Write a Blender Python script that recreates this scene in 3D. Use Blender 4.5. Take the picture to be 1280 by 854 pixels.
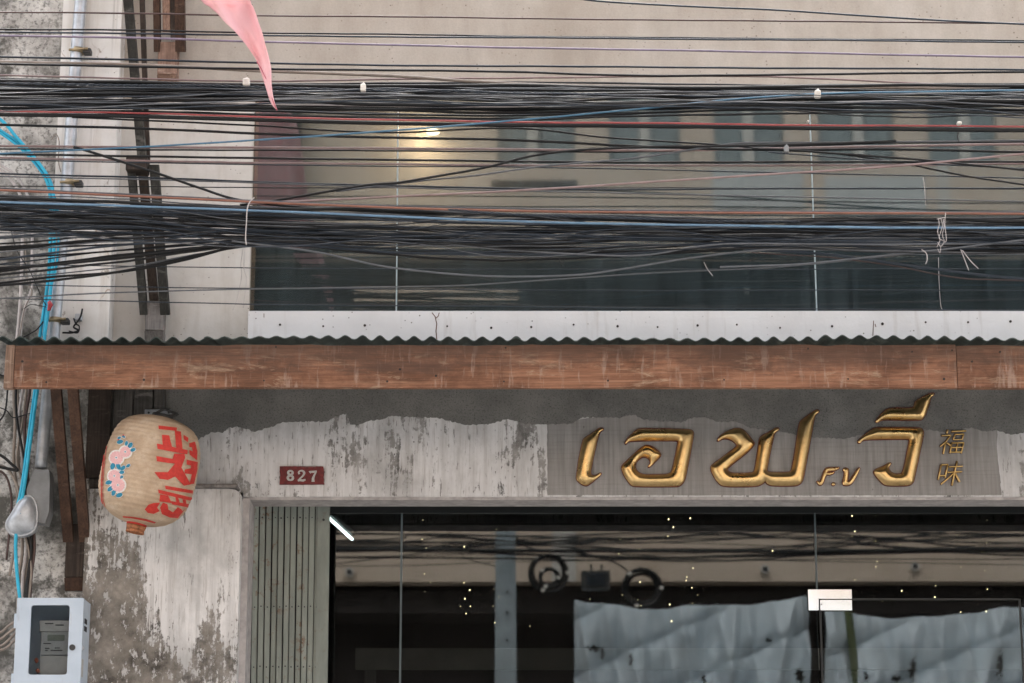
import bpy, bmesh, math, random
import numpy as np
from mathutils import Vector, Matrix
from mathutils.geometry import delaunay_2d_cdt
R = math.radians
random.seed(7)
scene = bpy.context.scene
for o in list(bpy.data.objects):
    bpy.data.objects.remove(o)
COL = scene.collection

# ------------------------------------------------------------------ camera
PITCH = R(14.0); CAMY = -11.0; CAMZ = 1.6; LENS = 85.0
cam_d = bpy.data.cameras.new('camera'); cam = bpy.data.objects.new('camera', cam_d)
COL.objects.link(cam); scene.camera = cam
cam.location = (0, CAMY, CAMZ); cam.rotation_euler = (R(90) + PITCH, 0, 0)
cam_d.lens = LENS; cam_d.sensor_width = 36; cam_d.clip_end = 500
cam_d.dof.use_dof = True; cam_d.dof.focus_distance = 11.2; cam_d.dof.aperture_fstop = 4.0
# ------------------------------------------------------------------ world, sun, exposure
SUN_EL, SUN_AZ = R(48), R(180-25)          # azimuth measured from the camera side (-Y) towards -X
world = bpy.data.worlds.new('World'); scene.world = world; world.use_nodes = True
wn = world.node_tree; wn.nodes.clear()
sky = wn.nodes.new('ShaderNodeTexSky'); sky.sky_type = 'NISHITA'; sky.sun_disc = False
sky.sun_elevation = SUN_EL; sky.sun_rotation = R(180) + SUN_AZ
sky.air_density = 1.0; sky.dust_density = 5.0; sky.ozone_density = 1.0
hs = wn.nodes.new('ShaderNodeHueSaturation'); hs.inputs['Saturation'].default_value = 0.22
bg = wn.nodes.new('ShaderNodeBackground'); bg.inputs['Strength'].default_value = 0.15
wo = wn.nodes.new('ShaderNodeOutputWorld')
wn.links.new(sky.outputs[0], hs.inputs['Color']); wn.links.new(hs.outputs[0], bg.inputs[0]); wn.links.new(bg.outputs[0], wo.inputs[0])
sd = bpy.data.lights.new('sun', 'SUN'); sd.energy = 0.7; sd.angle = R(40); sd.color = (1.0, 0.965, 0.92)
sun = bpy.data.objects.new('sun', sd); COL.objects.link(sun)
sdir = Vector((math.sin(SUN_AZ) * math.cos(SUN_EL), -math.cos(SUN_AZ) * math.cos(SUN_EL), math.sin(SUN_EL)))
sun.rotation_euler = sdir.to_track_quat('Z', 'Y').to_euler(); sun.location = sdir * 30
scene.view_settings.view_transform = 'Standard'; scene.view_settings.look = 'None'
scene.view_settings.gamma = 1; scene.view_settings.exposure = 2.3
scene.view_settings.use_curve_mapping = False

# ------------------------------------------------------------------ geometry helpers
F = LENS / 36 * 1280
sp, cp = math.sin(PITCH), math.cos(PITCH)
def P(px, py, Y=0.0):
    """point of the depth plane Y seen at photograph position px,py"""
    u = (px - 640) / F; v = (427 - py) / F
    d = Vector((u, cp - v * sp, sp + v * cp))
    t = (Y - CAMY) / d.y
    return Vector((d.x * t, Y, CAMZ + d.z * t))
def PM(px, py, Y, Yg):
    """point on plane Y (street side) whose mirror image in a pane at Yg is seen at px,py"""
    p = P(px, py, 2 * Yg - Y)
    return Vector((p.x, Y, p.z))

class MB:
    def __init__(s): s.v = []; s.f = []
    def add(s, vs, fs):
        b = len(s.v); s.v += [tuple(x) for x in vs]; s.f += [tuple(b + i for i in f) for f in fs]; return s
    def box(s, x0, x1, y0, y1, z0, z1):
        return s.add([(x0,y0,z0),(x1,y0,z0),(x1,y1,z0),(x0,y1,z0),(x0,y0,z1),(x1,y0,z1),(x1,y1,z1),(x0,y1,z1)],
                     [(0,3,2,1),(4,5,6,7),(0,1,5,4),(1,2,6,5),(2,3,7,6),(3,0,4,7)])
    def bevbox(s, x0, x1, y0, y1, z0, z1, b=.004):
        """box with chamfered edges"""
        vs = []; bm = bmesh.new()
        bmesh.ops.create_cube(bm, size=1)
        for v in bm.verts:
            v.co = Vector(((x0+x1)/2 + v.co.x*(x1-x0), (y0+y1)/2 + v.co.y*(y1-y0), (z0+z1)/2 + v.co.z*(z1-z0)))
        bmesh.ops.bevel(bm, geom=bm.edges[:], offset=b, segments=1, affect='EDGES')
        bm.verts.index_update()
        s.add([v.co[:] for v in bm.verts], [[v.index for v in f.verts] for f in bm.faces]); bm.free(); return s
    def hexa(s, a, b):
        """solid between two quads a, b (4 points each, same winding)"""
        return s.add(list(a) + list(b), [(3,2,1,0),(4,5,6,7),(0,1,5,4),(1,2,6,5),(2,3,7,6),(3,0,4,7)])
    def tube(s, pts, r, n=7, caps=True, flat=None):
        pts = [Vector(p) for p in pts]; rs = r if isinstance(r, (list, tuple)) else [r] * len(pts)
        b = len(s.v); up = Vector((0.13, 0.31, 0.94)); m = len(pts)
        for i, p in enumerate(pts):
            t = (pts[min(i+1, m-1)] - pts[max(i-1, 0)])
            if t.length < 1e-9: t = Vector((1,0,0))
            t.normalize(); a = t.cross(up)
            if a.length < .05: a = t.cross(Vector((1,0,0)))
            a.normalize(); c = a.cross(t)
            for k in range(n):
                an = 2*math.pi*k/n
                q = p + (a*math.cos(an) + c*math.sin(an)) * rs[i]
                s.v.append(tuple(q))
        for i in range(m-1):
            for k in range(n):
                k2 = (k+1) % n
                s.f.append((b+i*n+k, b+i*n+k2, b+(i+1)*n+k2, b+(i+1)*n+k))
        if caps:
            s.f.append(tuple(b+k for k in reversed(range(n)))); s.f.append(tuple(b+(m-1)*n+k for k in range(n)))
        return s
    def prism(s, poly, y0, y1):
        """poly: list of (x,z); extruded from y0 (front) to y1"""
        n = len(poly); b = len(s.v)
        tris, vs = cdt(poly)
        m = len(vs)
        s.v += [(x, y0, z) for x, z in vs] + [(x, y1, z) for x, z in vs]
        for t in tris:
            s.f.append(tuple(b+i for i in t)); s.f.append(tuple(b+m+i for i in reversed(t)))
        c = len(s.v)
        s.v += [(x, y0, z) for x, z in poly] + [(x, y1, z) for x, z in poly]
        for i in range(n):
            j = (i+1) % n
            s.f.append((c+i, c+j, c+n+j, c+n+i))
        return s
    def build(s, name, mat, parent=None, smooth=False, fix=True):
        off = Vector((0,0,0)); q = parent
        while q is not None:
            off += q.location; q = q.parent
        me = bpy.data.meshes.new(name)
        me.from_pydata([tuple(Vector(v) - off) for v in s.v], [], s.f)
        if fix:
            bm = bmesh.new(); bm.from_mesh(me)
            bmesh.ops.recalc_face_normals(bm, faces=bm.faces[:]); bm.to_mesh(me); bm.free()
        me.materials.append(MT[mat] if isinstance(mat, str) else mat)
        if smooth:
            for p in me.polygons: p.use_smooth = True
        o = bpy.data.objects.new(name, me); COL.objects.link(o)
        if parent is not None: o.parent = parent
        return o
def auto_smooth(o, ang=40):
    me = o.data
    for p in me.polygons: p.use_smooth = True
    me.set_sharp_from_angle(angle=R(ang))
def tag(o, label=None, cat=None, group=None, kind=None):
    if label: o['label'] = label
    if cat: o['category'] = cat
    if group: o['group'] = group
    if kind: o['kind'] = kind
    return o
def thing(name, loc, label, cat, group=None):
    o = bpy.data.objects.new(name, None); COL.objects.link(o); o.location = loc; o.empty_display_size = .1
    return tag(o, label, cat, group)
def inst(src, parent, loc, name=None):
    """a copy sharing mesh data, moved by loc"""
    c = src.copy(); COL.objects.link(c); c.parent = parent; c.location = src.location + Vector(loc); return c
def cdt(poly, inner=()):
    n = len(poly)
    vs = [Vector((float(a), float(b))) for a, b in poly] + [Vector((float(a), float(b))) for a, b in inner]
    out = delaunay_2d_cdt(vs, [(i, (i+1) % n) for i in range(n)], [], 1, 1e-7)
    return [list(t) for t in out[2]], [(v.x, v.y) for v in out[0]]
def densify(poly, step, closed=True):
    out = []; n = len(poly)
    for i in range(n if closed else n-1):
        a = Vector(poly[i]); b = Vector(poly[(i+1) % n]); k = max(1, int((b-a).length / step))
        for j in range(k): out.append(tuple(a.lerp(b, j/k)))
    if not closed: out.append(tuple(poly[-1]))
    return out
def chaikin(poly, it=1, w=.25):
    for _ in range(it):
        o = []; n = len(poly)
        for i in range(n):
            a = Vector(poly[i]); b = Vector(poly[(i+1) % n])
            o.append(tuple(a.lerp(b, w))); o.append(tuple(a.lerp(b, 1-w)))
        poly = o
    return poly
def spline(pts, n=8):
    """Catmull-Rom through pts (any dimension)"""
    p = [Vector(q) for q in pts]; p = [p[0]*2 - p[1]] + p + [p[-1]*2 - p[-2]]
    out = []
    for i in range(1, len(p)-2):
        a, b, c, d = p[i-1], p[i], p[i+1], p[i+2]
        for k in range(n):
            t = k / n
            out.append(0.5*((2*b) + (c-a)*t + (2*a-5*b+4*c-d)*t*t + (3*b-a-3*c+d)*t*t*t))
    out.append(p[-2]); return out
def offset_poly(poly, d):
    n = len(poly); ar = sum(poly[i][0]*poly[(i+1)%n][1]-poly[(i+1)%n][0]*poly[i][1] for i in range(n))
    sg = 1 if ar > 0 else -1; out = []
    for i in range(n):
        a = Vector(poly[i-1]); b = Vector(poly[i]); c = Vector(poly[(i+1) % n])
        e1 = (b-a); e2 = (c-b)
        n1 = Vector((e1.y, -e1.x)).normalized(); n2 = Vector((e2.y, -e2.x)).normalized()
        m = (n1+n2)
        if m.length < .3: m = n1
        m.normalize(); out.append(tuple(b + m*sg*d))
    return out

# ------------------------------------------------------------------ materials
MT = {}
class NB:
    def __init__(s, name):
        s.m = bpy.data.materials.new(name); s.m.use_nodes = True; MT[name] = s.m
        s.t = s.m.node_tree; s.t.nodes.clear()
        s.out = s.t.nodes.new('ShaderNodeOutputMaterial')
    def n(s, ty): return s.t.nodes.new('ShaderNode' + ty)
    def l(s, a, b): s.t.links.new(a, b)
    def setin(s, sock, v):
        if hasattr(v, 'is_output'): s.l(v, sock)
        elif isinstance(v, tuple) and len(v) == 3 and sock.type == 'RGBA': sock.default_value = (*v, 1)
        else: sock.default_value = v
    def pos(s, sc=(1,1,1), rand=False, obj=False, off=(0,0,0)):
        if obj: g = s.n('TexCoord').outputs['Object']
        else: g = s.n('NewGeometry').outputs['Position']
        if rand:
            oi = s.n('ObjectInfo'); ad = s.n('VectorMath'); ad.operation = 'MULTIPLY_ADD'
            s.l(oi.outputs['Random'], ad.inputs[0]); ad.inputs[1].default_value = (37.1, 11.7, 53.3); s.l(g, ad.inputs[2]); g = ad.outputs[0]
        mp = s.n('Mapping'); s.l(g, mp.inputs[0]); mp.inputs['Scale'].default_value = sc; mp.inputs['Location'].default_value = off
        return mp.outputs[0]
    def noise(s, vec, scale=1, detail=6, rough=.6, dist=0):
        n = s.n('TexNoise'); s.l(vec, n.inputs['Vector']); n.inputs['Scale'].default_value = scale
        n.inputs['Detail'].default_value = detail; n.inputs['Roughness'].default_value = rough; n.inputs['Distortion'].default_value = dist
        return n.outputs['Fac']
    def voro(s, vec, scale=1, feature='F1'):
        n = s.n('TexVoronoi'); n.feature = feature; s.l(vec, n.inputs['Vector']); n.inputs['Scale'].default_value = scale
        return n.outputs['Distance']
    def ramp(s, fac, stops):
        n = s.n('ValToRGB'); s.l(fac, n.inputs[0]); e = n.color_ramp.elements
        while len(e) > 1: e.remove(e[-1])
        for i, (p, c) in enumerate(stops):
            c = (c, c, c) if isinstance(c, (int, float)) else c
            x = e[0] if i == 0 else e.new(p)
            x.position = p; x.color = (*c, 1)
        return n.outputs[0]
    def mix(s, fac, a, b, mode='MIX'):
        n = s.n('Mix'); n.data_type = 'RGBA'; n.blend_type = mode
        s.setin(n.inputs[0], fac); s.setin(n.inputs[6], a); s.setin(n.inputs[7], b); return n.outputs[2]
    def math(s, op, a, b=0.0, clamp=False):
        n = s.n('Math'); n.operation = op; n.use_clamp = clamp
        s.setin(n.inputs[0], a); s.setin(n.inputs[1], b); return n.outputs[0]
    def sep(s, i):
        g = s.n('NewGeometry'); x = s.n('SeparateXYZ'); s.l(g.outputs['Position'], x.inputs[0]); return x.outputs[i]
    def rnd(s): return s.n('ObjectInfo').outputs['Random']
    def bump(s, h, strength=.3, dist=.01):
        n = s.n('Bump'); s.l(h, n.inputs['Height']); n.inputs['Strength'].default_value = strength; n.inputs['Distance'].default_value = dist
        return n.outputs[0]
    def bsdf(s, color, rough=.7, metal=0., spec=.3, nrm=None, emit=None, es=0., trans=0.):
        b = s.n('BsdfPrincipled'); s.setin(b.inputs['Base Color'], color); s.setin(b.inputs['Roughness'], rough)
        s.setin(b.inputs['Metallic'], metal); b.inputs['Specular IOR Level'].default_value = spec
        if nrm is not None: s.l(nrm, b.inputs['Normal'])
        if emit: b.inputs['Emission Color'].default_value = (*emit, 1); b.inputs['Emission Strength'].default_value = es
        if trans: b.inputs['Transmission Weight'].default_value = trans
        return b.outputs[0]
    def done(s, sh): s.l(sh, s.out.inputs['Surface']); return s.m

def plain(name, col, rough=.6, metal=0, spec=.3, var=.12, sc=30, bump=0):
    b = NB(name); n = b.noise(b.pos(rand=True), sc, 4)
    lo = tuple(c*(1-var) for c in col); hi = tuple(min(1, c*(1+var)) for c in col)
    c = b.ramp(n, [(.3, lo), (.7, hi)])
    b.done(b.bsdf(c, rough, metal, spec, b.bump(n, bump, .004) if bump else None)); return b.m

# upper beige plaster wall
b = NB('beige_plaster'); p = b.pos()
big = b.noise(p, 1.1, 5, .6); med = b.noise(b.pos((3, 3, 1.1)), 2.0, 6, .65); fine = b.noise(p, 90, 3, .7)
c = b.ramp(big, [(.3, (.40, .345, .295)), (.5, (.485, .435, .385)), (.7, (.53, .485, .44))])
c = b.mix(b.ramp(med, [(.38, 0), (.68, .55)]), c, (.33, .28, .235))
streak = b.noise(b.pos((14, 14, .5)), 1.5, 4, .6)
c = b.mix(b.ramp(streak, [(.55, 0), (.8, .22)]), c, (.52, .47, .41))
pit = b.voro(p, 36); pm = b.noise(p, 5.5, 3)
c = b.mix(b.math('MULTIPLY', b.ramp(pit, [(.0, 1), (.10, .7), (.17, 0)]), b.ramp(pm, [(.48, 0), (.60, 1)])), c, (.10, .08, .065))
c = b.mix(b.ramp(fine, [(.3, .16), (.6, 0)]), c, (.22, .18, .15))
h = b.math('ADD', b.math('MULTIPLY', fine, .3), med)
b.done(b.bsdf(c, .9, 0, .15, b.bump(h, .35, .006)))
# whitewashed pilaster and left jamb
b = NB('white_plaster'); p = b.pos()
big = b.noise(p, 2.2, 6, .65); st = b.noise(b.pos((9, 9, .7)), 1.6, 6, .6); fine = b.noise(p, 70, 3)
c = b.ramp(big, [(.3, (.58, .54, .50)), (.55, (.73, .705, .68)), (.75, (.78, .76, .74))])
c = b.mix(b.ramp(st, [(.50, 0), (.72, .6)]), c, (.46, .39, .32))
chip = b.noise(b.pos((1, 1, .7)), 11, 8, .72); c = b.mix(b.ramp(chip, [(.62, 0), (.64, .8)]), c, (.33, .29, .25))
run = b.noise(b.pos((34, 34, .8)), 1, 5, .6); c = b.mix(b.ramp(run, [(.58, 0), (.74, .55)]), c, (.27, .245, .22))
cr = b.voro(b.mix(.12, p, b.n('TexNoise').outputs['Color']), 4.2, 'DISTANCE_TO_EDGE')
c = b.mix(b.math('MULTIPLY', b.ramp(cr, [(0, .8), (.012, 0)]), b.ramp(big, [(.5, 0), (.6, 1)])), c, (.28, .17, .10))
spk = b.voro(p, 42); c = b.mix(b.math('MULTIPLY', b.ramp(spk, [(.05, 1), (.13, 0)]), b.ramp(b.noise(p, 7, 2), [(.55, 0), (.65, 1)])), c, (.15, .12, .1))
b.done(b.bsdf(c, .85, 0, .2, b.bump(b.math('ADD', big, b.math('MULTIPLY', fine, .25)), .3, .006)))
# neighbour's mouldy concrete
b = NB('mouldy_concrete'); p = b.pos()
big = b.noise(p, 3.2, 8, .68, .3); fine = b.noise(p, 55, 5, .7); low = b.noise(p, 1.3, 4)
c = b.ramp(big, [(.32, (.05, .048, .043)), (.42, (.25, .238, .22)), (.50, (.45, .43, .405)), (.64, (.68, .66, .63))])
zz = b.math('MULTIPLY', b.math('SUBTRACT', 6.0, b.sep(2)), .055)
mo = b.math('ADD', low, zz)
c = b.mix(b.ramp(b.math('ADD', mo, b.math('MULTIPLY', b.math('SUBTRACT', b.noise(p, 9, 7, .7), .5), 1.1)), [(.60, 0), (.72, .9)]), c, (.075, .072, .062))
c = b.mix(b.ramp(fine, [(.36, .8), (.5, 0)]), c, (.10, .095, .09))
b.done(b.bsdf(c, .95, 0, .15, b.bump(b.math('ADD', big, b.math('MULTIPLY', fine, .5)), .7, .012)))
b = NB('pale_plaster'); p = b.pos()
big = b.noise(p, 2.6, 7, .65); fine = b.noise(p, 70, 4, .7)
c = b.ramp(big, [(.3, (.47, .43, .385)), (.5, (.585, .55, .51)), (.7, (.66, .63, .60))])
c = b.mix(b.ramp(b.noise(b.pos((10, 10, 1.2)), 1.3, 6, .6), [(.5, 0), (.72, .5)]), c, (.42, .37, .32))
spk = b.voro(p, 40); c = b.mix(b.math('MULTIPLY', b.ramp(spk, [(.06, 1), (.15, 0)]), b.ramp(b.noise(p, 7, 2), [(.5, 0), (.6, 1)])), c, (.16, .13, .11))
b.done(b.bsdf(c, .88, 0, .15, b.bump(b.math('ADD', big, b.math('MULTIPLY', fine, .3)), .4, .006)))
# white sill band
b = NB('white_sill'); p = b.pos()
big = b.noise(p, 2.5, 6, .6); fine = b.noise(p, 60, 4)
c = b.ramp(big, [(.3, (.70, .685, .68)), (.6, (.80, .79, .79)), (.8, (.83, .825, .825))])
spk = b.voro(p, 33); m = b.math('MULTIPLY', b.ramp(spk, [(.06, 1), (.15, 0)]), b.ramp(b.noise(p, 6, 3), [(.48, 0), (.6, 1)]))
c = b.mix(m, c, (.13, .105, .09))
st = b.noise(b.pos((22, 22, 2)), 1, 4); c = b.mix(b.ramp(st, [(.58, 0), (.75, .35)]), c, (.42, .37, .33))
b.done(b.bsdf(c, .8, 0, .2, b.bump(fine, .2, .004)))
# old peeling white paint over grey plaster
def peeling(name, thr, white=(.56, .535, .52), bare=(.235, .21, .185), extra=None):
    b = NB(name); p = b.pos()
    n1 = b.noise(b.pos((5.2, 5.2, 2.2)), 1.0, 9, .68, .2); sc = b.noise(b.pos((46, 46, 3.2)), 1.0, 6, .62); n2 = b.noise(p, 24, 6, .7)
    s1 = b.math('ADD', b.math('MULTIPLY', n1, .50), b.math('ADD', b.math('MULTIPLY', sc, .26), b.math('MULTIPLY', n2, .24)))
    if extra: s1 = b.math('ADD', s1, extra(b))
    mask = b.ramp(s1, [(thr, 0), (thr + .012, .85), (thr + .06, 1)])
    flk = b.noise(b.pos((1, 1, .55)), 38, 6, .72); flk = b.ramp(flk, [(.56, 0), (.585, 1)]); mask = b.math('MULTIPLY', mask, b.math('SUBTRACT', 1.0, b.math('MULTIPLY', flk, .8)))
    fl2 = b.ramp(b.noise(b.pos((60, 60, 7)), 1.2, 7, .7), [(.60, 0), (.625, .85)]); mask = b.math('MAXIMUM', mask, fl2)
    big = b.noise(p, 1.7, 5)
    w = b.ramp(big, [(.3, tuple(c*.86 for c in white)), (.7, white)])
    w = b.mix(b.ramp(b.noise(b.pos((30, 30, 1.6)), 1, 5), [(.45, 0), (.72, .6)]), w, (.38, .358, .345))
    w = b.mix(b.ramp(b.noise(b.pos((4.5, 4.5, 2.6)), 1, 7, .65, .2), [(.46, 0), (.66, .62)]), w, (.30, .292, .285))
    w = b.mix(b.ramp(b.noise(b.pos((95, 95, 5)), 1, 4, .6), [(.56, 0), (.66, .45)]), w, (.33, .30, .275))
    g = b.ramp(b.noise(p, 9, 7, .7), [(.34, tuple(c*.32 for c in bare)), (.47, tuple(c*.9 for c in bare)), (.58, tuple(c*1.25 for c in bare)), (.7, tuple(c*1.75 for c in bare))])
    c = b.mix(mask, w, g)
    ds = b.voro(p, 30); c = b.mix(b.math('MULTIPLY', b.ramp(ds, [(.05, 1), (.16, 0)]), b.ramp(b.noise(p, 8, 2), [(.55, 0), (.65, 1)])), c, (.07, .06, .05))
    hh = b.math('ADD', b.math('MULTIPLY', mask, -1.0), b.math('MULTIPLY', n2, .6))
    b.done(b.bsdf(c, .88, 0, .18, b.bump(hh, .55, .005))); return b.m
peeling('peeling_lintel', .535, (.70, .685, .685), (.245, .232, .22))
def jamb_bias(b):      # the paint has come off along the damp foot and the left edge of the jamb
    z = b.math('MULTIPLY', b.math('SUBTRACT', 3.13, b.sep(2)), .36)
    x = b.math('MULTIPLY', b.math('SUBTRACT', -1.57, b.sep(0)), .55)
    z = b.math('MAXIMUM', b.math('MINIMUM', z, .10), -.09); x = b.math('MAXIMUM', b.math('MINIMUM', x, .14), -.03)
    return b.math('ADD', z, x)
peeling('peeling_jamb', .550, (.74, .715, .70), (.20, .178, .155), jamb_bias)
# grey cement render
b = NB('cement_render'); p = b.pos()
fine = b.noise(p, 130, 4, .75); med = b.noise(p, 5, 6, .65); low = b.noise(p, 1.2, 3)
c = b.ramp(med, [(.3, (.115, .115, .112)), (.5, (.165, .163, .157)), (.7, (.225, .22, .21))])
pk = b.voro(p, 60); c = b.mix(b.math('MULTIPLY', b.ramp(pk, [(.08, 1), (.22, 0)]), b.ramp(b.noise(p, 12, 3), [(.5, 0), (.62, 1)])), c, (.035, .035, .034))
c = b.mix(b.ramp(low, [(.4, 0), (.7, .45)]), c, (.24, .225, .205))
c = b.mix(b.ramp(fine, [(.33, .75), (.48, 0)]), c, (.05, .05, .048))
b.done(b.bsdf(c, .95, 0, .15, b.bump(b.math('ADD', fine, med), .6, .006)))
# bare panel behind the sign (form-board grain)
b = NB('sign_panel_plaster'); p = b.pos()
v = b.noise(b.pos((55, 55, 3)), 1, 6, .65); hz = b.noise(b.pos((4, 4, 90)), 1, 4); big = b.noise(p, 3, 6, .6)
c = b.ramp(v, [(.3, (.205, .196, .19)), (.55, (.295, .282, .273)), (.75, (.37, .355, .343))])
c = b.mix(b.ramp(hz, [(.5, 0), (.75, .35)]), c, (.13, .12, .112))
c = b.mix(b.ramp(big, [(.4, 0), (.7, .55)]), c, (.26, .238, .222))
ds = b.voro(b.pos((1, 1, .35)), 26); c = b.mix(b.math('MULTIPLY', b.ramp(ds, [(.04, 1), (.1, 0)]), b.ramp(b.noise(p, 9, 2), [(.55, 0), (.62, 1)])), c, (.05, .045, .04))
b.done(b.bsdf(c, .9, 0, .2, b.bump(v, .3, .004)))
plain('soffit_plaster', (.40, .37, .36), .9, var=.25, sc=20, bump=.3)
# timber
def timber(name, cols, axis='x', stain=.5, rough=.75, scl=1.0):
    b = NB(name)
    sc = {'x': (1.0, 40, 40), 'z': (22, 22, 1.2), 'd': (16, 5, 5)}[axis]
    sc = tuple(q*scl for q in sc)
    g = b.noise(b.pos(sc, rand=True), 1.4, 8, .66, .18); fg = b.noise(b.pos(tuple(q*4 for q in sc), rand=True), 1.5, 4, .6)
    c = b.ramp(g, [(.25, cols[0]), (.5, cols[1]), (.75, cols[2])])
    c = b.mix(b.ramp(fg, [(.35, .5), (.55, 0)]), c, tuple(q*.45 for q in cols[0]))
    s = b.noise(b.pos((2.2, 2.2, 3.6), rand=True), 1.3, 8, .7, .3)
    c = b.mix(b.ramp(s, [(.45, 0), (.62, stain)]), c, tuple(q*.35 for q in cols[0]))
    pale = b.noise(b.pos((3, 3, 14), rand=True, off=(5, 2, 9)), 1.4, 9, .75, .5)
    c = b.mix(b.ramp(pale, [(.56, 0), (.66, .5)]), c, tuple(min(.6, q*1.5 + .05) for q in cols[2]))
    if axis == 'x':
        drip = b.noise(b.pos((26, 26, 3.5), rand=True), 1.2, 6, .65, .1)
        c = b.mix(b.ramp(drip, [(.55, 0), (.64, .5)]), c, (.47, .345, .28))
        blot = b.noise(b.pos((1.3, 1.3, 6), rand=True, off=(3, 1, 4)), 1.7, 10, .78, .3)
        zt = b.math('MULTIPLY', b.math('SUBTRACT', b.sep(2), P(640, 455, -.65).z), 2.0)     # rain has blackened the upper half
        c = b.mix(b.ramp(b.math('ADD', blot, zt), [(.43, 0), (.50, .4), (.62, .72)]), c, (.10, .062, .048))
    b.done(b.bsdf(c, rough, 0, .25, b.bump(b.math('ADD', g, b.math('MULTIPLY', fg, .5)), .5, .004))); return b.m
timber('fascia_timber', [(.20, .092, .056), (.35, .168, .10), (.46, .26, .17)], 'x', .6)
timber('pale_timber', [(.22, .13, .09), (.34, .22, .16), (.42, .29, .22)], 'z', .4)
timber('brown_timber', [(.042, .024, .017), (.082, .045, .030), (.125, .07, .047)], 'z', .5)
timber('dark_timber', [(.03, .022, .018), (.055, .04, .032), (.085, .062, .05)], 'z', .5)
timber('grey_timber', [(.022, .021, .019), (.045, .043, .038), (.085, .08, .07)], 'z', .5)
timber('cleat_timber', [(.20, .12, .09), (.32, .20, .15), (.42, .28, .22)], 'z', .5)
timber('weathered_timber', [(.16, .145, .135), (.25, .225, .21), (.33, .30, .28)], 'z', .6)
timber('board_timber', [(.05, .046, .042), (.10, .092, .085), (.16, .148, .138)], 'z', .6)
# cables and metal; the lavender carries sky sheen in its colour
for nm, col, rg in [('black_rubber', (.0055, .006, .007), .42), ('slate_rubber', (.020, .028, .040), .40), ('grey_rubber', (.10, .105, .115), .5),
                    ('lavender_sheen', (.20, .165, .225), .45), ('red_rubber', (.32, .065, .065), .45), ('brown_rubber', (.07, .042, .038), .5),
                    ('pink_rubber', (.26, .185, .18), .5), ('blue_rubber', (.06, .145, .225), .42), ('cyan_rubber', (.03, .38, .56), .45),
                    ('white_rubber', (.46, .42, .41), .55), ('tan_rubber', (.24, .20, .17), .65), ('steel_blue_rubber', (.12, .21, .31), .38),
                    ('orange_rubber', (.22, .095, .065), .5)]:
    plain(nm, col, rg - .06, 0, .34, .2, 18)
plain('white_plastic', (.62, .58, .53), .5, 0, .4, .15, 40)
plain('grey_paint', (.20, .205, .21), .55, .1, .4, .2, 14, .1)
plain('galvanised', (.44, .46, .49), .42, .55, .5, .22, 22, .05)
plain('brass_clamp', (.33, .26, .16), .5, .7, .5, .4, 40, .2)
plain('dark_metal', (.05, .05, .05), .5, .3, .4, .2, 20)
plain('black_void', (.006, .006, .006), .9, 0, .1, .1, 10)
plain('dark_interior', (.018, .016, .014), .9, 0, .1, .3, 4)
plain('glow_panel_grey', (.115, .125, .13), .85, 0, .2, .15, 4)
plain('bolt_dark', (.05, .04, .035), .8, .2, .3, .3, 60)
plain('white_enamel', (.46, .45, .43), .6, 0, .3, .15, 80)
plain('red_enamel', (.13, .016, .016), .55, 0, .4, .35, 60, .1)
plain('red_tag', (.40, .05, .06), .4, 0, .4, .2, 60)
plain('orange_seal', (.62, .13, .05), .45, 0, .4, .15, 60)
plain('meter_beige', (.52, .49, .46), .5, 0, .4, .08, 40)
plain('meter_face', (.42, .41, .40), .5, 0, .4, .08, 40)
plain('lcd', (.16, .18, .14), .3, 0, .5, .1, 40)
plain('ink', (.04, .04, .045), .7, 0, .2, .1, 40)
b = NB('box_paint'); n = b.noise(b.pos(), 9, 5); f = b.noise(b.pos((1, 1, .3)), 30, 4)
c = b.ramp(n, [(.3, (.45, .52, .60)), (.7, (.52, .585, .665))]); c = b.mix(b.ramp(f, [(.62, 0), (.75, .3)]), c, (.30, .29, .28))
b.done(b.bsdf(c, .42, 0, .4, b.bump(n, .05, .01)))
# green corrugated sheet
b = NB('green_sheet'); n = b.noise(b.pos(rand=True), 7, 6, .65); f = b.noise(b.pos(), 40, 4)
c = b.ramp(n, [(.3, (.035, .05, .044)), (.55, (.075, .10, .09)), (.72, (.20, .225, .215))]); c = b.mix(b.ramp(f, [(.6, 0), (.75, .5)]), c, (.10, .06, .04))
b.done(b.bsdf(c, .6, .1, .35, b.bump(f, .2, .003)))
# folding shutter green
b = NB('shutter_green'); n = b.noise(b.pos((1, 1, .25), rand=True), 9, 6, .65); f = b.noise(b.pos(), 22, 6, .7); l = b.noise(b.pos((2, 2, 1)), 3, 5)
c = b.ramp(n, [(.3, (.165, .182, .162)), (.55, (.235, .255, .226)), (.8, (.30, .318, .285))])
rust = b.math('MULTIPLY', b.ramp(f, [(.56, 0), (.66, 1)]), b.ramp(l, [(.5, 0), (.62, 1)]))
c = b.mix(rust, c, (.15, .075, .04)); c = b.mix(b.ramp(b.noise(b.pos((30, 30, 3)), 1, 5), [(.58, 0), (.75, .45)]), c, (.13, .13, .11))
b.done(b.bsdf(c, .6, .0, .35, b.bump(f, .15, .003)))
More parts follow.
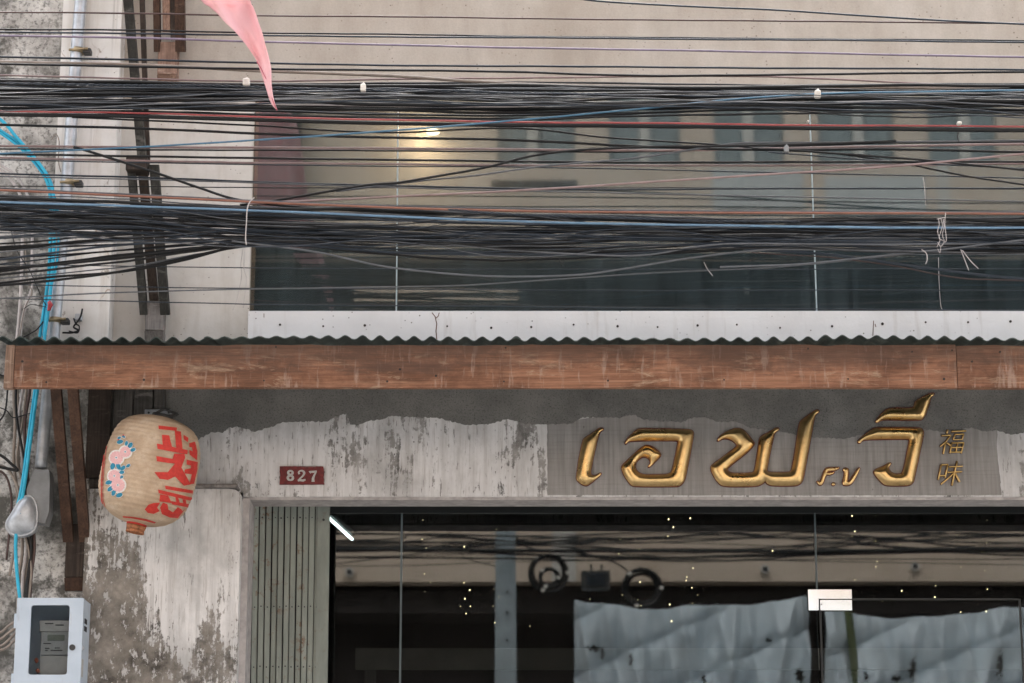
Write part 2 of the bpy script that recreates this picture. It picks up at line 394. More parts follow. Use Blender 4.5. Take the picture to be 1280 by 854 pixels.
# gold letters
b = NB('gold_leaf'); n = b.noise(b.pos(), 45, 4, .6); n2 = b.noise(b.pos(), 7, 4)
c = b.ramp(n2, [(.3, (.68, .46, .20)), (.7, (.80, .57, .27))]); c = b.mix(b.ramp(n, [(.4, 0), (.8, .35)]), c, (.30, .155, .05))
b.done(b.bsdf(c, b.ramp(n2, [(.3, .25), (.7, .34)]), 1.0, .5))
plain('gold_paint', (.74, .50, .20), .42, .75, .5, .15, 40)
plain('letter_edge', (.13, .03, .016), .6, 0, .3, .3, 60)
plain('stroke_shadow', (.10, .045, .02), .6, 0, .3, .3, 60)
plain('mirror_steel', (.90, .86, .84), .10, 1.0, .5, .02, 5)
plain('silicone', (.33, .40, .42), .5, 0, .4, .2, 12)
plain('joint_grey', (.085, .11, .12), .5, 0, .4, .2, 12)
plain('door_edge', (.010, .012, .013), .4, 0, .4, .1, 12)
# panes: partly mirroring film glass with a thin dusty layer that also paints haze over dark parts
def glass(name, refl, tint, dust_haze, dcol, wav=.0, rg=.03):
    b = NB(name)
    tr = b.n('BsdfTransparent'); tr.inputs[0].default_value = (*tint, 1)
    gl = b.n('BsdfGlossy'); gl.inputs['Roughness'].default_value = rg; gl.inputs['Color'].default_value = (.94, .97, .97, 1)
    if wav:
        h = b.noise(b.pos((1, 1, 1.6)), .9, 1); b.l(b.bump(h, wav, .012), gl.inputs['Normal'])
    fr = b.n('Fresnel'); fr.inputs[0].default_value = 1.5
    fac = b.math('MULTIPLY', fr.outputs[0], refl, True)
    mx = b.n('MixShader'); b.l(fac, mx.inputs[0]); b.l(tr.outputs[0], mx.inputs[1]); b.l(gl.outputs[0], mx.inputs[2])
    df = b.n('BsdfDiffuse'); df.inputs[0].default_value = (*dcol, 1)
    st = b.noise(b.pos((38, 38, 1.4)), 1, 5, .6); bl = b.noise(b.pos(), 3.0, 5)
    dm = b.math('MULTIPLY', b.math('MULTIPLY', b.ramp(st, [(.25, .45), (.75, 1.3)]), b.ramp(bl, [(.3, .6), (.7, 1.2)])), dust_haze)
    m2 = b.n('MixShader'); b.l(dm, m2.inputs[0]); b.l(mx.outputs[0], m2.inputs[1]); b.l(df.outputs[0], m2.inputs[2])
    b.done(m2.outputs[0])
glass('film_glass', 1.9, (.42, .47, .47), .10, (.27, .365, .395), .012, .024)
glass('shop_glass', 1.45, (.45, .48, .48), .010, (.4, .36, .33), .010, .012)
glass('meter_glass', 1.0, (.86, .89, .91), .02, (.5, .55, .58))
# lantern paper
b = NB('lantern_paper'); f = b.noise(b.pos((1, 1, .6)), 120, 4, .7); n = b.noise(b.pos(), 9, 5)
c = b.ramp(n, [(.3, (.36, .25, .165)), (.55, (.50, .375, .265)), (.75, (.60, .485, .375))])
c = b.mix(b.ramp(f, [(.3, .4), (.55, 0)]), c, (.44, .31, .20))
wr = b.noise(b.pos((1, 1, 1.5)), 34, 5, .7, .6)
c = b.mix(b.ramp(wr, [(.35, .45), (.5, 0)]), c, (.36, .25, .16))
df = b.bsdf(c, .75, 0, .3, b.bump(b.math('ADD', f, wr), .5, .005)); b.done(df)
plain('lantern_red', (.52, .04, .03), .6, 0, .3, .18, 70)
plain('lantern_white', (.70, .66, .62), .7, 0, .3, .06, 70)
plain('lantern_pink', (.70, .40, .40), .7, 0, .3, .12, 160)
plain('lantern_teal', (.025, .20, .31), .7, 0, .3, .2, 70)
plain('lantern_rim', (.33, .13, .06), .6, 0, .3, .5, 60)
# pink banner cloth, light shines through
b = NB('pink_cloth'); n = b.noise(b.pos(), 6, 4); w = b.noise(b.pos((1, 1, 1)), 300, 2)
c = b.ramp(n, [(.3, (.84, .55, .57)), (.7, (.88, .60, .62))])
d1 = b.n('BsdfDiffuse'); b.l(c, d1.inputs[0]); t1 = b.n('BsdfTranslucent'); b.l(c, t1.inputs[0])
mx = b.n('MixShader'); mx.inputs[0].default_value = .4; b.l(d1.outputs[0], mx.inputs[1]); b.l(t1.outputs[0], mx.inputs[2]); b.done(mx.outputs[0])
# lamps
def emis(name, col, st):
    b = NB(name); e = b.n('Emission'); e.inputs[0].default_value = (*col, 1); e.inputs[1].default_value = st; b.done(e.outputs[0])
emis('tube_light', (.86, 1.0, .96), 3.2)
emis('warm_bulb', (1.0, .66, .38), 5.0)
emis('glow_speck', (1.0, .78, .42), 3.0)  # golden specks behind the shop glass, given emission so they show up
plain('rail_paint', (.36, .32, .29), .7, 0, .3, .2, 6)
plain('lamp_glass', (.62, .48, .34), .4, 0, .4, .1, 10)
# far side of the street
plain('road_concrete', (.30, .29, .275), .9, var=.25, sc=25, bump=.3)
plain('paving', (.40, .385, .36), .9, var=.2, sc=8, bump=.3)
b = NB('far_plaster'); n = b.noise(b.pos((1, 1, .5)), 1.4, 6); c = b.ramp(n, [(.3, (.46, .365, .285)), (.7, (.57, .47, .385))]); b.done(b.bsdf(c, .9, 0, .15))
plain('far_trim', (.50, .47, .43), .9, var=.1)
plain('far_panel', (.44, .44, .43), .8, var=.1)
b = NB('far_pane'); b.done(b.bsdf((.17, .20, .205), .3, 0, .5))
plain('far_dark', (.035, .030, .028), .9, var=.3, sc=3)
plain('pole_concrete', (.27, .31, .33), .9, var=.15, sc=8)
b = NB('tarp'); n = b.noise(b.pos(), 3, 6, .6); c = b.ramp(n, [(.3, (.52, .595, .645)), (.7, (.69, .76, .81))]); b.done(b.bsdf(c, .45, 0, .4, b.bump(b.noise(b.pos(), 14, 5), .35, .02)))
plain('tarp_gap', (.10, .12, .055), .8, var=.2)
MTF = MT

# ================================================================== SETTING
m = MB().box(-60, 60, -60, 60, -.5, -.004); tag(m.build('ground', 'paving'), kind='structure')
m = MB().box(-60, 60, -10.2, -2.2, -.3, 0.0); tag(m.build('road', 'road_concrete'), kind='structure')
m = MB().box(-60, 60, -2.2, .62, -.3, .14); tag(m.build('pavement', 'paving'), kind='structure')
m = MB().box(-60, 60, -18, -10.2, -.3, .14); tag(m.build('pavement_opposite', 'paving'), kind='structure')

# ================================================================== SHOPHOUSE
GY = 0.45          # shop glass plane
UY = 0.035         # upper window glass plane
XR = 7.0           # right end of the building (outside the frame)
shop = thing('shophouse', (0, 0, 0), 'old shophouse with beige plastered upper storey and peeling white lintel', 'building')
def X(px, py, Y=0): return P(px, py, Y).x
def Z(py, Y=0): return P(640, py, Y).z
XL = X(150, 210)                      # inner edge of the white pilaster
xw = X(314.5, 260)                    # left side of the upper window
zwt, zwb = Z(107), Z(390)             # window top and bottom
zaw = Z(424)                          # foot of the upper wall where the awning meets it
zlt, zlb = Z(470), Z(621)             # lintel
ztop = Z(-240)
m = MB()
m.box(XL - .02, xw, 0, .22, zlt, ztop)
m.box(xw, XR, 0, .22, zwt, ztop)
m.box(xw, XR, .05, .22, zlt, zwb)
m.build('upper_wall', 'beige_plaster', shop)
MB().box(XL - .01, xw, -.004, .0, zlt, Z(128)).build('pale_coat', 'pale_plaster', shop)
sill = MB().box(xw, XR, -.018, .05, zlt, zwb).build('window_sill', 'white_sill', shop)
# bolts along the sill
bm_ = MB()
for px, py in [(350, 406), (404, 408), (456, 407), (559, 408), (614, 410), (664, 409), (717, 406), (772, 408), (822, 409), (872, 407), (921, 406),
               (975, 410), (1040, 408), (1103, 405), (1157, 403), (1210, 403), (1263, 402)]:
    q = P(px, py, -.018); r = random.uniform(.0045, .0075)
    MB().tube([q + Vector((0, .01, 0)), q + Vector((0, -.003, 0))], r, 8).build('bolt', 'bolt_dark', sill)
# crack lines as thin gouges
def crack(px, w, mat_='bolt_dark', Y=-.0185):
    pts = [P(a, c, Y) for a, c in px]
    MB().tube(pts, w, 5).build('crack', mat_, sill)
plain('rust_brown', (.12, .05, .03), .9, 0, .1, .3, 80)
crack([(540, 391), (544, 396), (546, 405), (545, 414), (546, 424)], .0022, 'rust_brown')
crack([(549, 391), (548, 395), (545, 398)], .002, 'rust_brown')
crack([(1092, 401), (1091.5, 410), (1091, 420)], .0018, 'rust_brown')
crack([(1094, 405), (1095, 409)], .0018, 'rust_brown')
crack([(330, 392), (330, 397)], .0015, 'rust_brown')
# upper window: three big panes with thin silicone joints
win = MB().box(xw + .002, XR, UY + .012, UY + .030, zwb - .01, zwb + .02).build('window', 'silicone', shop)
xj1a, xj2a = X(496, 300, UY), X(1017.5, 300, UY)
for a, c in [(xw - .0, xj1a - .003), (xj1a + .003, xj2a - .003), (xj2a + .003, XR)]:
    MB().box(a, c, UY, UY + .006, zwb, zwt).build('pane', 'film_glass', win)
for (xa, ya), (xb, yb) in [((498, 107), (495.4, 390)), ((1011, 107), (1021, 390))]:
    a = P(xa, ya, UY - .001); c = P(xb, yb, UY - .001); w = .0032
    MB().hexa([a + Vector((-w, -.002, 0)), a + Vector((w, -.002, 0)), a + Vector((w, .008, 0)), a + Vector((-w, .008, 0))],
              [c + Vector((-w, -.002, 0)), c + Vector((w, -.002, 0)), c + Vector((w, .008, 0)), c + Vector((-w, .008, 0))]).build('joint', 'silicone', win)
# upper room behind the glass
zf = zwb - .25; zc = zwt + .4
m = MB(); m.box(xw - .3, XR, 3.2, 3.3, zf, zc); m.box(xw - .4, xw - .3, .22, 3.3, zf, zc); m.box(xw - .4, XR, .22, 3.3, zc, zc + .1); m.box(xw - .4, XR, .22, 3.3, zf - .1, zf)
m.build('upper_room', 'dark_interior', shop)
# canopy slab above the frame, carried by the struts
MB().box(-2.2, -1.3, -.78, 0, Z(-160), Z(-190)).build('balcony_floor', 'dark_timber', shop)
# lintel over the shop front
lint = MB()
xlo = X(246, 580)
lint.box(X(112, 540), XR, 0, .20, zlb, zlt)
lint.build('lintel', 'peeling_lintel', shop)
# thin plaster edge under the lintel
MB().box(X(303, 626), XR, .012, .19, zlb - .012, zlb).build('lintel_edge', 'soffit_plaster', shop)
def ragged(px, amp=1.1, step=2.0):
    q = densify([tuple(a) for a in px], step, False); out = []
    for i, (x, y) in enumerate(q):
        a = amp * (math.sin(i*1.7) * .35 + random.uniform(-1, 1) * .65)
        out.append((x + random.uniform(-.5, .5), y + a))
    return out
edge = [(113, 566), (170, 560), (210, 562), (247, 550), (265, 540), (278, 541), (284, 536), (296, 533), (310, 537), (318, 540), (341, 533), (353, 528), (380, 527), (410, 527), (419, 521),
        (433, 517), (438, 530), (448, 532), (460, 527), (478, 524), (490, 520), (520, 522), (546, 522), (567, 528), (585, 532), (612, 530), (635, 524), (656, 530),
        (680, 531), (715, 530), (727, 522), (757, 522), (774, 523), (783, 520), (793, 519), (802, 524), (825, 527), (853, 528), (867, 522), (882, 522), (898, 528),
        (919, 527), (938, 535), (961, 538), (980, 541), (1017, 547), (1057, 549), (1071, 545), (1100, 541), (1156, 537), (1177, 540), (1205, 536), (1214, 535),
        (1233, 540), (1245, 538), (1261, 543), (1275, 542), (1290, 538), (1500, 540)]
pts = [P(a, c) for a, c in ragged(edge)]
poly = [(q.x, q.z) for q in pts] + [(pts[-1].x, zlt - .002), (pts[0].x, zlt - .002)]
MB().prism(poly, -.007, .0).build('cement_coat', 'cement_render', shop)
# bare panel behind the letters
rp = ragged([(684, 530), (800, 514), (1000, 524), (1247, 533), (1246, 560), (1249, 590), (1252, 619), (1000, 619.5), (684, 619), (684, 580), (684, 530)], .35, 5)[:-1]
MB().prism([(P(a, c).x, P(a, c).z) for a, c in rp], -.003, .001).build('sign_panel', 'sign_panel_plaster', shop)
# white pilaster between the two houses
pl = MB(); zp0 = Z(470)
pl.box(X(76, 210), XL, -.13, .1, zp0, ztop)
pl.build('pilaster', 'white_plaster', shop)
# lower left jamb with a stepped head
jx0, jx1 = X(104, 720, -.09), X(299, 720, -.09)
zj = Z(611, -.09)
jp = [(jx0, 0.14), (jx1, .14), (jx1, zj - .05), (jx1 - .008, zj - .018), (jx1 - .03, zj - .004), (jx1 - .06, zj), (jx0, zj)]
MB().prism(jp, -.09, .16).build('door_jamb', 'peeling_jamb', shop)
MB().bevbox(X(240, 607, -.1), X(297, 607, -.1), -.115, 0, zj + .002, zj + .02, .005).build('ledge', 'weathered_timber', shop)
MB().box(X(112, 720), jx1 - .003, 0, .16, zj, zlb).build('jamb_head', 'peeling_lintel', shop)
MB().box(jx1 - .02, jx1 + .030, -.02, .20, .14, zlb - .014).build('jamb_return', 'soffit_plaster', shop)
# side, back and inner walls of the shop
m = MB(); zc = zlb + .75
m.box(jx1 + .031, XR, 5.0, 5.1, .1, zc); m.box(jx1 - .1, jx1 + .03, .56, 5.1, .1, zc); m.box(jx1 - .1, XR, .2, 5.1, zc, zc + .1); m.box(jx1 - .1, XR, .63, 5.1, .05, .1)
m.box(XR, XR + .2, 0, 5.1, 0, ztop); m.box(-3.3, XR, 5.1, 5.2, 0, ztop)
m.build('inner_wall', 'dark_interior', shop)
# shelf board inside, seen faintly through the panes
a = P(442, 806, .72); c = P(442, 833, .72)
MB().box(a.x, XR - .2, .86, .89, c.z, a.z).build('inner_rail', 'rail_paint', shop)
MB().box(P(456, 840, .9).x, P(470, 840, .9).x, .891, .92, .1, c.z).build('inner_rail_post', 'weathered_timber', shop)
MB().box(xw - .29, XR - .01, .85, .9, zf + .01, zwt + .39).build('glow_panel', 'glow_panel_grey', shop)  # added panel close behind the lamp, catches its glow as a halo
# ---- shop glazing
glz = MB().box(jx1 + .03, XR, GY - .02, GY + .05, zlb - .0, zlb + .08).build('shop_window', 'door_edge', shop)
zb = .16; ztg = zlb + .02
xa = X(410, 740, GY); xb = X(501.5, 740, GY); xc = X(1020, 700, GY)
zd = Z(749, GY); xd0 = X(1027, 800, GY); xd1 = X(1277, 800, GY)
for q in [(xa, xb - .002, zb, ztg), (xb + .002, xc - .002, zb, ztg), (xc + .002, XR, zd + .004, ztg)]:
    MB().box(q[0], q[1], GY, GY + .01, q[2], q[3]).build('pane', 'shop_glass', glz)
MB().box(xc + .002, xd0 - .006, GY, GY + .01, zb, zd).build('pane', 'shop_glass', glz)
MB().box(xd1 + .006, XR, GY, GY + .01, zb, zd).build('pane', 'shop_glass', glz)
for (x1, y1), (x2, y2), w in [((502.5, 628), (500, 860), .0045), ((1018, 628), (1021.5, 749), .0035)]:
    a = P(x1, y1, GY - .002); c = P(x2, y2, GY - .002)
    if y2 > 800: c = a + (c - a) * 6
    MB().hexa([a + Vector(k) for k in ((-w, -.003, 0), (w, -.003, 0), (w, .012, 0), (-w, .012, 0))],
              [c + Vector(k) for k in ((-w, -.003, 0), (w, -.003, 0), (w, .012, 0), (-w, .012, 0))]).build('joint', 'joint_grey', glz)
# corner patch fitting: L shaped plate on the fixed panes
a = P(1010, 737, GY - .02); c = P(1064.5, 737, GY - .02); d = P(1010, 763, GY - .02)
zi = Z(748.6, GY - .02); xi = X(1023.5, 760, GY - .02)
Lp = [(a.x, a.z), (c.x, a.z), (c.x, zi), (xi, zi), (xi, d.z), (a.x, d.z)]
fx = MB().prism(Lp, GY - .022, GY - .002).build('patch_fitting', 'mirror_steel', glz); fx['label'] = 'L shaped polished steel corner plate'
# door leaf
door = MB().box(xd0, xd1, GY, GY + .01, zb, zd - .004).build('glass_door', 'shop_glass', shop)
m = MB(); m.box(xd0 - .006, xd0 + .003, GY - .003, GY + .013, zb, zd); m.box(xd1 - .004, xd1 + .005, GY - .003, GY + .013, zb, zd)
m.box(xd0 + .003, xd1 - .004, GY - .003, GY + .013, zd - .005, zd + .003); m.build('edge_seal', 'door_edge', door)
a = P(1025, 750, GY - .02); c = P(1065.2, 763, GY - .02)
MB().box(a.x, c.x, GY - .021, GY - .004, c.z, a.z).build('patch_fitting', 'mirror_steel', door)
MB().tube([P(1027, 755.5, GY - .020), P(1027, 755.5, GY - .024)], .003, 8).build('screw', 'dark_metal', door)

# folding metal shutter
sx = [308.5, 316.5, 324.5, 332.5, 340.5, 348, 356, 363.5, 371.5, 379, 386.5, 394]
shut = thing('folding_shutter', (X(360, 854, .24), .24, .14), 'pale green folding metal shutter pushed to the left of the shop front', 'shutter')
zs0 = .16
for i, px in enumerate(sx):
    a = P(px, 640, .24); w = .0118 + .0008*random.random(); dy = random.uniform(-.006, .006)
    yb = .24 + dy; top = a + Vector((.014, 0, 0)); bot = P(px - 3.6, 854, .24) + Vector((.014, 0, 0)); dd = (bot - top) / (top.z - bot.z)
    zt, zz0 = zlb + .02, zs0
    T = top + dd * (top.z - zt); B = top + dd * (top.z - zz0)
    # pressed C-profile slat: flat face with turned-back edges
    prof = [(-w, .012), (-w, .002), (-w + .003, 0), (w - .003, 0), (w, .002), (w, .012)]
    vs = [(T.x + u, yb + v, zt) for u, v in prof] + [(B.x + u, yb + v, zz0) for u, v in prof]
    n = len(prof); sl = MB().add(vs, [(k, k+1, n+k+1, n+k) for k in range(n-1)]).build('slat', 'shutter_green', shut)
    for ry, rr in [(647, .0045 if i in (2, 5, 8) else .0028), (758, .0036), (833, .0036)]:
        zr = Z(ry + (1 if i % 2 else 0), .24); q = top + dd * (top.z - zr)
        MB().tube([Vector((q.x, yb + .001, zr)), Vector((q.x, yb - .003, zr))], rr, 8).build('rivet', 'dark_metal', sl)
a = P(397.5, 640, .235); c = P(412, 640, .235); b0 = P(394, 854, .235); b1 = P(409, 854, .235)
k = (zs0 - a.z) / (b0.z - a.z)
end = MB().hexa([a.lerp(a + (a - b0), .1), c.lerp(c + (c - b1), .1), c.lerp(c + (c - b1), .1) + Vector((0, .03, 0)), a.lerp(a + (a - b0), .1) + Vector((0, .03, 0))],
                [a + (b0 - a)*k, c + (b1 - c)*k, c + (b1 - c)*k + Vector((0, .03, 0)), a + (b0 - a)*k + Vector((0, .03, 0))]).build('end_stile', 'shutter_green', shut)
q = P(404.5, 650, .234); MB().tube([q, q + Vector((0, -.003, 0))], .0058, 8).build('rivet', 'dark_metal', end)
MB().box(X(306, 700, .27), X(410, 700, .27), .262, .268, zs0, zlb + .02).build('black_backing', 'black_void', shut)  # solid black sheet behind the slats, blackens the gaps between them

# ceiling tube inside the shop
t0, t1 = P(405, 641.5, 1.85), P(440, 674, 2.7); t0.z = t1.z
tl = thing('tube_lamp', t1, 'lit white fluorescent tube inside the shop behind the shutter edge', 'lamp')
MB().tube([t0, t1], .009, 10).build('tube', 'tube_light', tl)
MB().tube([t0 + Vector((0, 0, .035)), t1 + Vector((0, 0, .035))], .016, 6).build('batten', 'dark_metal', tl)

# weathered boards beside the lantern
brd = thing('board_panel', P(150, 610, -.01), 'dark weathered vertical boards on the wall behind the paper lantern', 'panel')
for i, (a, c) in enumerate([(112, 139), (140, 165), (166, 190), (191, 206)]):
    MB().bevbox(X(a, 550, -.02), X(c, 550, -.02) - .003, -.022 - .004*(i % 2), -.0075, Z(612), Z(474), .002).build('plank', 'board_timber', brd)

# neighbouring house
nb = thing('neighbour_house', (-4, 0, 0), 'grey mould stained concrete house along the left edge', 'building')
m = MB(); m.box(-7, X(75, 210), -.06, .3, Z(474), ztop); m.box(-7, jx0 - .0, -.04, .3, 0, Z(474) - .001); m.build('wall', 'mouldy_concrete', nb)

# ================================================================== AWNING
AY = -.65
aw = thing('awning', P(640, 485, AY), 'corrugated green sheet awning with rusty brown timber fascia over the shop front', 'awning')
za = Z(425.5, AY); zfb = Z(484.5, AY); zft = Z(431.5, AY)
xf0, xfj, xf1 = X(18, 458, AY), X(1196, 458, AY), 3.6
def plank(x0, x1, y0, y1, z0, z1, name, mat_, par, sag=0.0):
    """board with slightly uneven arrises"""
    n = max(2, int((x1-x0)/.08)); vs = []
    for i in range(n+1):
        x = x0 + (x1-x0)*i/n; j = lambda: random.uniform(-.0030, .0030)
        s_ = sag*math.sin(math.pi*i/n)
        vs += [(x, y0+j(), z0+j()+s_), (x, y0+j(), z1+j()+s_), (x, y1, z1+s_), (x, y1, z0+s_)]
    fs = [(0, 1, 2, 3), (4*n+3, 4*n+2, 4*n+1, 4*n)]
    for i in range(n):
        for k in range(4): fs.append((4*i+k, 4*i+4+k, 4*i+4+(k+1) % 4, 4*i+(k+1) % 4))
    return MB().add(vs, fs).build(name, mat_, par)
plank(xf0, xfj - .001, AY, AY + .035, zfb, zft, 'fascia_board', 'fascia_timber', aw)
plank(xfj + .002, xf1, AY + .003, AY + .035, zfb - .002, zft, 'fascia_board', 'fascia_timber', aw)
a = P(5, 470, AY); eb = MB().add([(a.x, AY - .003, zfb - .002), (xf0 - .002, AY - .003, zfb - .003), (xf0 - .002, AY - .003, zft), (P(8, 432, AY).x, AY - .003, zft),
         (a.x, AY + .04, zfb - .002), (xf0 - .002, AY + .04, zfb - .003), (xf0 - .002, AY + .04, zft), (P(8, 432, AY).x, AY + .04, zft)],
        [(0,1,2,3), (7,6,5,4), (0,4,5,1), (1,5,6,2), (2,6,7,3), (3,7,4,0)]).build('end_board', 'pale_timber', aw)
for px, py in [(28, 452), (58, 478), (180, 475), (330, 476), (345, 434), (484, 477), (630, 477), (632, 435), (500, 462), (760, 476), (545, 470), (905, 475), (1010, 436), (1060, 474), (1140, 440), (1180, 474), (1215, 452), (1250, 440), (1190, 438)]:
    q = P(px, py, AY); MB().tube([q + Vector((0, .004, 0)), q + Vector((0, -.0035, 0))], random.uniform(.0035, .006), 6).build('nail', 'bolt_dark', aw)
# corrugated sheets: real waves, each sheet lapping the next
pitch = 22.0 / F * (AY - CAMY) ; rise = .085
xs = P(0, 425, AY).x; k = 0
while xs < 3.55:
    nw = 9 if k else 12
    wd = nw * pitch; n = nw * 10; vs = []; ph = random.uniform(0, .2)
    lift = random.uniform(-.002, .004); amp = .0088
    fr = AY - .028 - random.uniform(0, .012)
    for i in range(n + 6):
        x = xs + wd * i / n; h = amp * (1 + .25*math.sin(x*2.3 + k) + .18*math.sin(x*7.1)) * math.sin(2*math.pi*(x/pitch) + .25*math.sin(x*3.3)) + random.uniform(-.0007, .0007) + .002*math.sin(x*5.1)
        droop = -.002*math.sin(3.0*x+1)
        for (yy, zz) in [(fr, za), (-.01, za + rise)]:
            z0 = zz + h + lift + (droop if yy < -.3 else 0)
            vs += [(x, yy, z0), (x, yy, z0 - .0035)]
    fs = []
    for i in range(n + 5):
        p0 = 4*i; p1 = 4*i + 4
        fs += [(p0, p1, p1+2, p0+2), (p0+1, p0+3, p1+3, p1+1), (p0, p0+1, p1+1, p1), (p0+2, p1+2, p1+3, p0+3)]
    MB().add(vs, fs).build('corrugated_sheet', 'green_sheet', aw)
    xs += wd; k += 1
# purlin along the wall under the sheets
MB().box(X(20, 440), 3.5, -.07, -.02, za + rise - .075, za + rise - .02).build('wall_plate', 'brown_timber', aw)
# braces: two boards clasping a wall cleat
def strut(top, bot, w, dpt, name, mat_, par):
    """board from bot (at wall) to top; w = width in X, dpt = depth across the slope"""
    ax = (top - bot).normalized(); nn = Vector((0, -ax.z, ax.y)).normalized() * dpt; wx = Vector((w/2, 0, 0))
    e = [(-1), (1)]
    qa = [bot - wx, bot + wx, bot + wx - nn, bot - wx - nn]; qb = [top - wx, top + wx, top + wx - nn, top - wx - nn]
    return MB().hexa(qa, qb).build(name, mat_, par)
Xa = P(85.5, 674, -.07).x; Xb = P(106, 674, -.07).x
for xx, nm in ((Xa, 'brace'), (Xb, 'brace')):
    bt = P(640, 678, -.075); tp = P(640, 462, -.60)
    strut(Vector((xx, tp.y, tp.z)), Vector((xx, bt.y, bt.z)), .046, .035, nm, 'brown_timber', aw)
c0, c1 = X(81.5, 700, -.07), X(107, 700, -.07)
MB().bevbox(c0, c1, -.075, -.041, Z(722, -.07), Z(655, -.07), .004).build('cleat', 'dark_timber', aw)
MB().add([(c0, -.075, Z(722.5, -.07)), (c1, -.075, Z(722.5, -.07)), (c1, -.042, Z(722.5, -.07)), (c0, -.042, Z(722.5, -.07)),
          (c0 + .002, -.052, Z(738, -.07)), (c1 - .002, -.052, Z(738, -.07)), (c1 - .002, -.042, Z(738, -.07)), (c0 + .002, -.042, Z(738, -.07))],
         [(3,2,1,0),(4,5,6,7),(0,1,5,4),(1,2,6,5),(2,3,7,6),(3,0,4,7)]).build('cleat_foot', 'brown_timber', aw)
MB().box(X(112, 520), X(140, 520), -.055, -.03, Z(600), za + .02).build('back_post', 'dark_timber', aw)
MB().box(c1 + .02, c1 + .06, -.6, -.08, za - .09, za - .03).build('rafter', 'dark_timber', aw)

# ================================================================== UPPER TIMBER BRACKETS
def cleat(par, px0, px1, py0, py1, pym, Y, mat_):
    x0, x1 = X(px0, (py0+py1)/2, Y), X(px1, (py0+py1)/2, Y)
    MB().bevbox(x0, x1, Y, 0.0, Z(pym, Y), Z(py0, Y), .004).build('cleat', mat_, par)
    MB().add([(x0, Y, Z(pym + .7, Y)), (x1, Y, Z(pym + .7, Y)), (x1, 0, Z(pym + .7, Y)), (x0, 0, Z(pym + .7, Y)),
              (x0, Y + .025, Z(py1, Y)), (x1, Y + .025, Z(py1, Y)), (x1, 0, Z(py1, Y)), (x0, 0, Z(py1, Y))],
             [(3,2,1,0),(4,5,6,7),(0,1,5,4),(1,2,6,5),(2,3,7,6),(3,0,4,7)]).build('cleat_foot', mat_, par)
br = thing('timber_bracket', P(193, 425, -.05), 'dark weathered timber bracket with a pale cleat beside the white pilaster', 'bracket')
cleat(br, 181, 204.5, 376, 428, 413, -.075, 'weathered_timber')
for pb, pt_, w in ((179.5, 163, .036), (206, 192, .042)):
    bt = P(pb, 394, -.075); tp = P(pt_, 206, -.30); strut(tp, bt, w, .04, 'strut', 'grey_timber', br)
bt = P(192.5, 380, -.06); tp = P(178, 214, -.27); strut(tp, bt, .042, .03, 'packing_piece', 'dark_timber', br)
a = P(157, 213, -.33); c = P(184, 194, -.33); MB().bevbox(a.x, c.x, -.335, -.24, a.z, c.z, .004).build('end_block', 'dark_timber', br)
bt = P(177.5, 205, -.30); tp = P(146, -150, -.74); strut(tp, bt, .040, .04, 'strut', 'grey_timber', br)
bt = P(184, 200, -.22); tp = P(172, -150, -.60); strut(tp, bt, .022, .03, 'strut', 'dark_timber', br)
br2 = thing('timber_bracket', P(209, 100, -.05), 'reddish timber bracket with orange brown cleat at the top left', 'bracket')
cleat(br2, 197, 221, 52, 101, 93, -.085, 'cleat_timber')
for pb, w, mt in ((196, .03, 'brown_timber'), (225, .045, 'brown_timber')):
    bt = P(pb, 65, -.085); tp = P(640, -200, -.42); strut(Vector((bt.x, tp.y, tp.z)), bt, w, .05, 'strut', mt, br2)
bt = P(208, 40, -.10); tp = P(640, -200, -.40); strut(Vector((bt.x, tp.y, tp.z)), bt, .035, .04, 'packing_piece', 'cleat_timber', br2)
bt = P(217, 50, -.095); tp = P(640, -200, -.36); strut(Vector((bt.x, tp.y, tp.z)), bt, .03, .03, 'strut', 'dark_timber', br2)

# ================================================================== OVERHEAD CABLES
def cable(pts, dia, q, mat_, label, group=None, ext=True, jit=.25, n=10, sides=7, name='overhead_cable', cat='cable'):
    """pts in photograph positions on the depth plane Y=-q, run on past both ends of the frame when ext"""
    pp = list(pts)
    if ext:
        if pp[0][0] <= 2:
            s_ = (pp[1][1]-pp[0][1]) / max(1, pp[1][0]-pp[0][0]); pp = [(-420, pp[0][1] - s_*420)] + pp
        if pp[-1][0] >= 1278:
            s_ = (pp[-1][1]-pp[-2][1]) / max(1, pp[-1][0]-pp[-2][0]); pp = pp + [(1700, pp[-1][1] + s_*420)]
    w = spline([(a, c, 0) for a, c in pp], n)
    ph = random.uniform(0, 6); fq = random.uniform(.008, .02)
    out = [P(v.x, v.y + jit*(math.sin(v.x*fq + ph) + .5*math.sin(v.x*fq*3.7 + 2*ph)), -q + .01*math.sin(v.x*.006 + ph)) for v in w]
    r = dia / 2 / (F / (11 - q))
    o = MB().tube(out, r, sides).build(name, mat_, None, True)
    tag(o, label, cat, group); return o
def xs_(*ys): return list(zip((0, 160, 320, 480, 640, 800, 960, 1120, 1280), ys))
